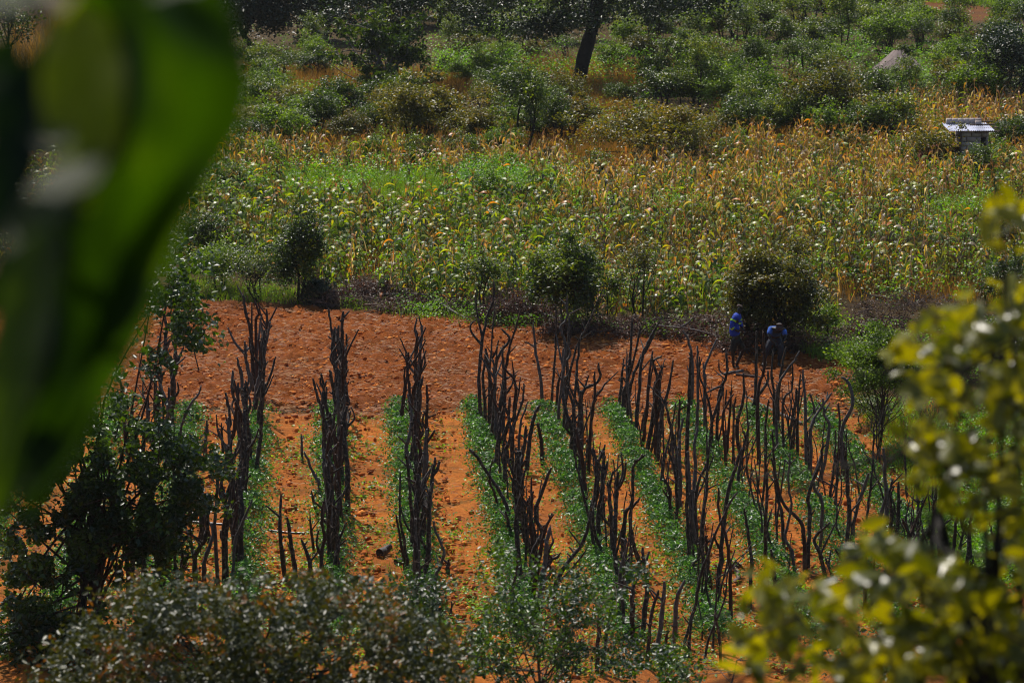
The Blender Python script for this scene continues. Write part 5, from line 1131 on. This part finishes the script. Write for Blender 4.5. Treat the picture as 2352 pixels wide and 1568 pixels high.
def person_standing():
    x0, y0 = G(1689, 849); t = thing('person', 'person in blue work jacket with yellow-green bands walking right beside the dark tree', 'person', (x0, y0, .06)); c = .001526
    Z = lambda a, b, y=0.0: ((a - 500) * c, y, (1335 - b) * c)
    pts = [Z(505, 800), Z(500, 640), Z(505, 460), Z(535, 385, 0), Z(550, 335), Z(556, 285), Z(556, 240), Z(600, 295),     # 0..7 pelvis waist chest neckbase neck head crown face
           Z(470, 840, -.09), Z(445, 1050, -.09), Z(460, 1290, -.09), Z(475, 1325, -.09), Z(520, 1328, -.10),            # near leg
           Z(545, 840, .09), Z(640, 1030, .09), Z(525, 1290, .09), Z(520, 1330, .09), Z(560, 1338, .09),                 # far leg, knee forward
           Z(480, 410, -.16), Z(420, 560, -.22), Z(505, 640, -.20),                                                     # near arm: shoulder elbow wrist
           Z(550, 415, .16), Z(580, 560, .20), Z(620, 640, .12)]
    edges = [(0, 1), (1, 2), (2, 3), (3, 4), (4, 5), (5, 6), (5, 7), (0, 8), (8, 9), (9, 10), (10, 11), (11, 12), (0, 13), (13, 14), (14, 15), (15, 16), (16, 17), (2, 18), (18, 19), (19, 20), (2, 21), (21, 22), (22, 23)]
    rad = [(.13, .11), (.12, .10), (.15, .11), (.07, .07), (.052, .052), (.082, .075), (.075, .07), (.022, .022), .08, .055, .036, .04, .03, .08, .055, .036, .04, .03, .06, .043, .028, .06, .043, .028]
    hand(pts, edges, rad, 20, (.8, .1, .1), (0, .2, 1)); hand(pts, edges, rad, 23, (.5, -.1, -.6), (.2, .9, 0))
    skin_mesh('body', pts, edges, rad, SKIN, t)
    jb = flatmat('blue_cloth', (.006, .04, .34), .7)
    jp = [Z(500, 770), Z(475, 700), Z(470, 600), Z(490, 480), Z(515, 400), Z(535, 350), Z(472, 400, -.15), Z(420, 500, -.21), Z(412, 560, -.22), Z(480, 620, -.20), Z(552, 410, .16), Z(582, 550, .20), Z(612, 620, .13)]
    skin_mesh('jacket', jp, [(0, 1), (1, 2), (2, 3), (3, 4), (4, 5), (4, 6), (6, 7), (7, 8), (8, 9), (4, 10), (10, 11), (11, 12)], [(.17, .15), (.18, .16), (.17, .15), (.16, .14), (.12, .12), (.07, .07), .085, .072, .07, .052, .08, .07, .05], jb, t)
    hv = flatmat('hi_vis_band', (.30, .60, .015), .5)
    def band(nm, ce, ax, r1, h):
        mb = MB(); ce = np.array(ce); ax = np.array(ax) / np.linalg.norm(ax); tube(mb, [ce - ax * h / 2, ce, ce + ax * h / 2], [r1, r1 * 1.01, r1], 16, cap=False); mb.build(nm, hv, t, True)
    d1 = np.array(Z(420, 500, -.21)) - np.array(Z(472, 400, -.15)); band('sleeve_band', Z(440, 460, -.185), d1, .083, .045); band('sleeve_band', Z(428, 585, -.215), np.array(Z(480, 620, -.2)) - np.array(Z(412, 560, -.22)), .066, .04)
    d2 = np.array(Z(582, 550, .2)) - np.array(Z(552, 410, .16)); band('sleeve_band', Z(566, 480, .18), d2, .080, .045)
    mb = MB(); an = np.arange(24) / 24 * 6.283; ce = np.array(Z(480, 520)); V = [(ce[0] + math.cos(a) * .178, math.sin(a) * .157, ce[2] + z) for z in (-.022, .022) for a in an]; mb.add(V, [(i, (i + 1) % 24, 24 + (i + 1) % 24, 24 + i) for i in (20, 21, 22, 23)]); mb.build('chest_band', hv, t, True)
    sh = flatmat('dark_shorts', (.012, .014, .012), .85)
    skin_mesh('shorts', [Z(505, 770), Z(505, 830), Z(465, 900, -.09), Z(447, 1040, -.09), Z(560, 890, .09), Z(632, 1010, .09)], [(0, 1), (1, 2), (2, 3), (1, 4), (4, 5)], [(.135, .12), (.14, .125), .105, .085, .105, .085], sh, t)
    cp = flatmat('dark_cap', (.06, .035, .03), .8)
    skin_mesh('cap', [Z(548, 245), Z(552, 222), Z(612, 250)], [(0, 1), (0, 2)], [(.092, .082), (.07, .065), (.05, .012)], cp, t)
    for nm, a in (('shoe', [Z(462, 1318, -.09), Z(530, 1332, -.10)]), ('shoe', [Z(512, 1320, .09), Z(572, 1336, .09)])): skin_mesh(nm, a, [(0, 1)], [.05, (.045, .032)], flatmat('dark_shoe', (.02, .016, .014), .6), t)
def person_bending():
    x0, y0 = G(1776, 846); t = thing('person', 'person in light blue shirt bending forward over the brush by the dark tree', 'person', (x0, y0, .06)); c = .001526
    Z = lambda a, b, y=0.0: ((a - 1178) * c, y, (1318 - b) * c)
    pts = [Z(1215, 830, .30), Z(1225, 700, .22), Z(1235, 640, -.02), Z(1245, 625, -.16), Z(1248, 600, -.26), Z(1250, 575, -.34), Z(1250, 540, -.36), Z(1250, 600, -.42),
           Z(1140, 850, .28), Z(1075, 1010, .10), Z(1015, 1250, .20), Z(1010, 1300, .20), Z(1000, 1315, .05),
           Z(1290, 850, .28), Z(1320, 1020, .08), Z(1290, 1260, .20), Z(1290, 1300, .20), Z(1300, 1315, .05),
           Z(1115, 640, -.02), Z(1080, 760, -.16), Z(1190, 860, -.30),
           Z(1360, 650, -.02), Z(1375, 780, -.16), Z(1290, 870, -.30)]
    edges = [(0, 1), (1, 2), (2, 3), (3, 4), (4, 5), (5, 6), (5, 7), (0, 8), (8, 9), (9, 10), (10, 11), (11, 12), (0, 13), (13, 14), (14, 15), (15, 16), (16, 17), (2, 18), (18, 19), (19, 20), (2, 21), (21, 22), (22, 23)]
    rad = [(.13, .12), (.12, .11), (.15, .12), (.07, .07), (.052, .052), (.08, .08), (.075, .075), (.022, .022), .085, .06, .038, .04, .03, .085, .06, .038, .04, .03, .065, .043, .028, .065, .043, .028]
    hand(pts, edges, rad, 20, (.5, -.3, -.6), (.6, .4, .2)); hand(pts, edges, rad, 23, (-.4, -.3, -.6), (-.6, .4, .2))
    skin_mesh('body', pts, edges, rad, SKIN, t)
    bs = flatmat('light_blue_cloth', (.035, .12, .46), .7)
    skin_mesh('shirt', [Z(1215, 800, .28), Z(1225, 700, .20), Z(1232, 640, .02), Z(1240, 625, -.10), Z(1115, 640, -.01), Z(1085, 735, -.12), Z(1355, 648, -.01), Z(1372, 750, -.12)], [(0, 1), (1, 2), (2, 3), (2, 4), (4, 5), (2, 6), (6, 7)],
              [(.15, .14), (.16, .15), (.18, .145), (.11, .10), .095, .07, .095, .07], bs, t)
    gt = flatmat('grey_trousers', (.028, .032, .045), .8)
    skin_mesh('trousers', [Z(1215, 810, .30), Z(1215, 850, .29), Z(1135, 880, .25), Z(1075, 1010, .10), Z(1020, 1220, .19), Z(1295, 880, .25), Z(1320, 1020, .08), Z(1290, 1230, .19)], [(0, 1), (1, 2), (2, 3), (3, 4), (1, 5), (5, 6), (6, 7)], [(.14, .13), (.145, .135), .105, .078, .058, .105, .078, .058], gt, t)
    skin_mesh('cap', [Z(1250, 555, -.33), Z(1250, 530, -.35), Z(1250, 560, -.46)], [(0, 1), (0, 2)], [(.09, .09), (.07, .07), (.05, .014)], flatmat('dark_cap2', (.05, .04, .04), .8), t)
    for a in ([Z(1010, 1300, .22), Z(998, 1314, .03)], [Z(1290, 1300, .22), Z(1302, 1314, .03)]): skin_mesh('shoe', a, [(0, 1)], [.05, (.045, .032)], flatmat('dark_shoe2', (.02, .016, .014), .6), t)
person_standing(); person_bending()

# ------------------------------------------------------------------ air
def haze():
    mb = MB(); box(mb, (-3300, -90, -1.5), (3300, 3800, 24)); m = bpy.data.materials.new('air'); m.use_nodes = True; t = m.node_tree
    for n in list(t.nodes):
        if n.type == 'BSDF_PRINCIPLED': t.nodes.remove(n)
    v = t.nodes.new('ShaderNodeVolumePrincipled'); v.inputs['Density'].default_value = .00010; v.inputs['Color'].default_value = (.90, .92, .90, 1); v.inputs['Anisotropy'].default_value = 0
    t.links.new(v.outputs[0], t.nodes['Material Output'].inputs['Volume'])
    tag(mb.build('haze', m), 'thin pale haze in the air over the valley', kind='stuff')
haze()
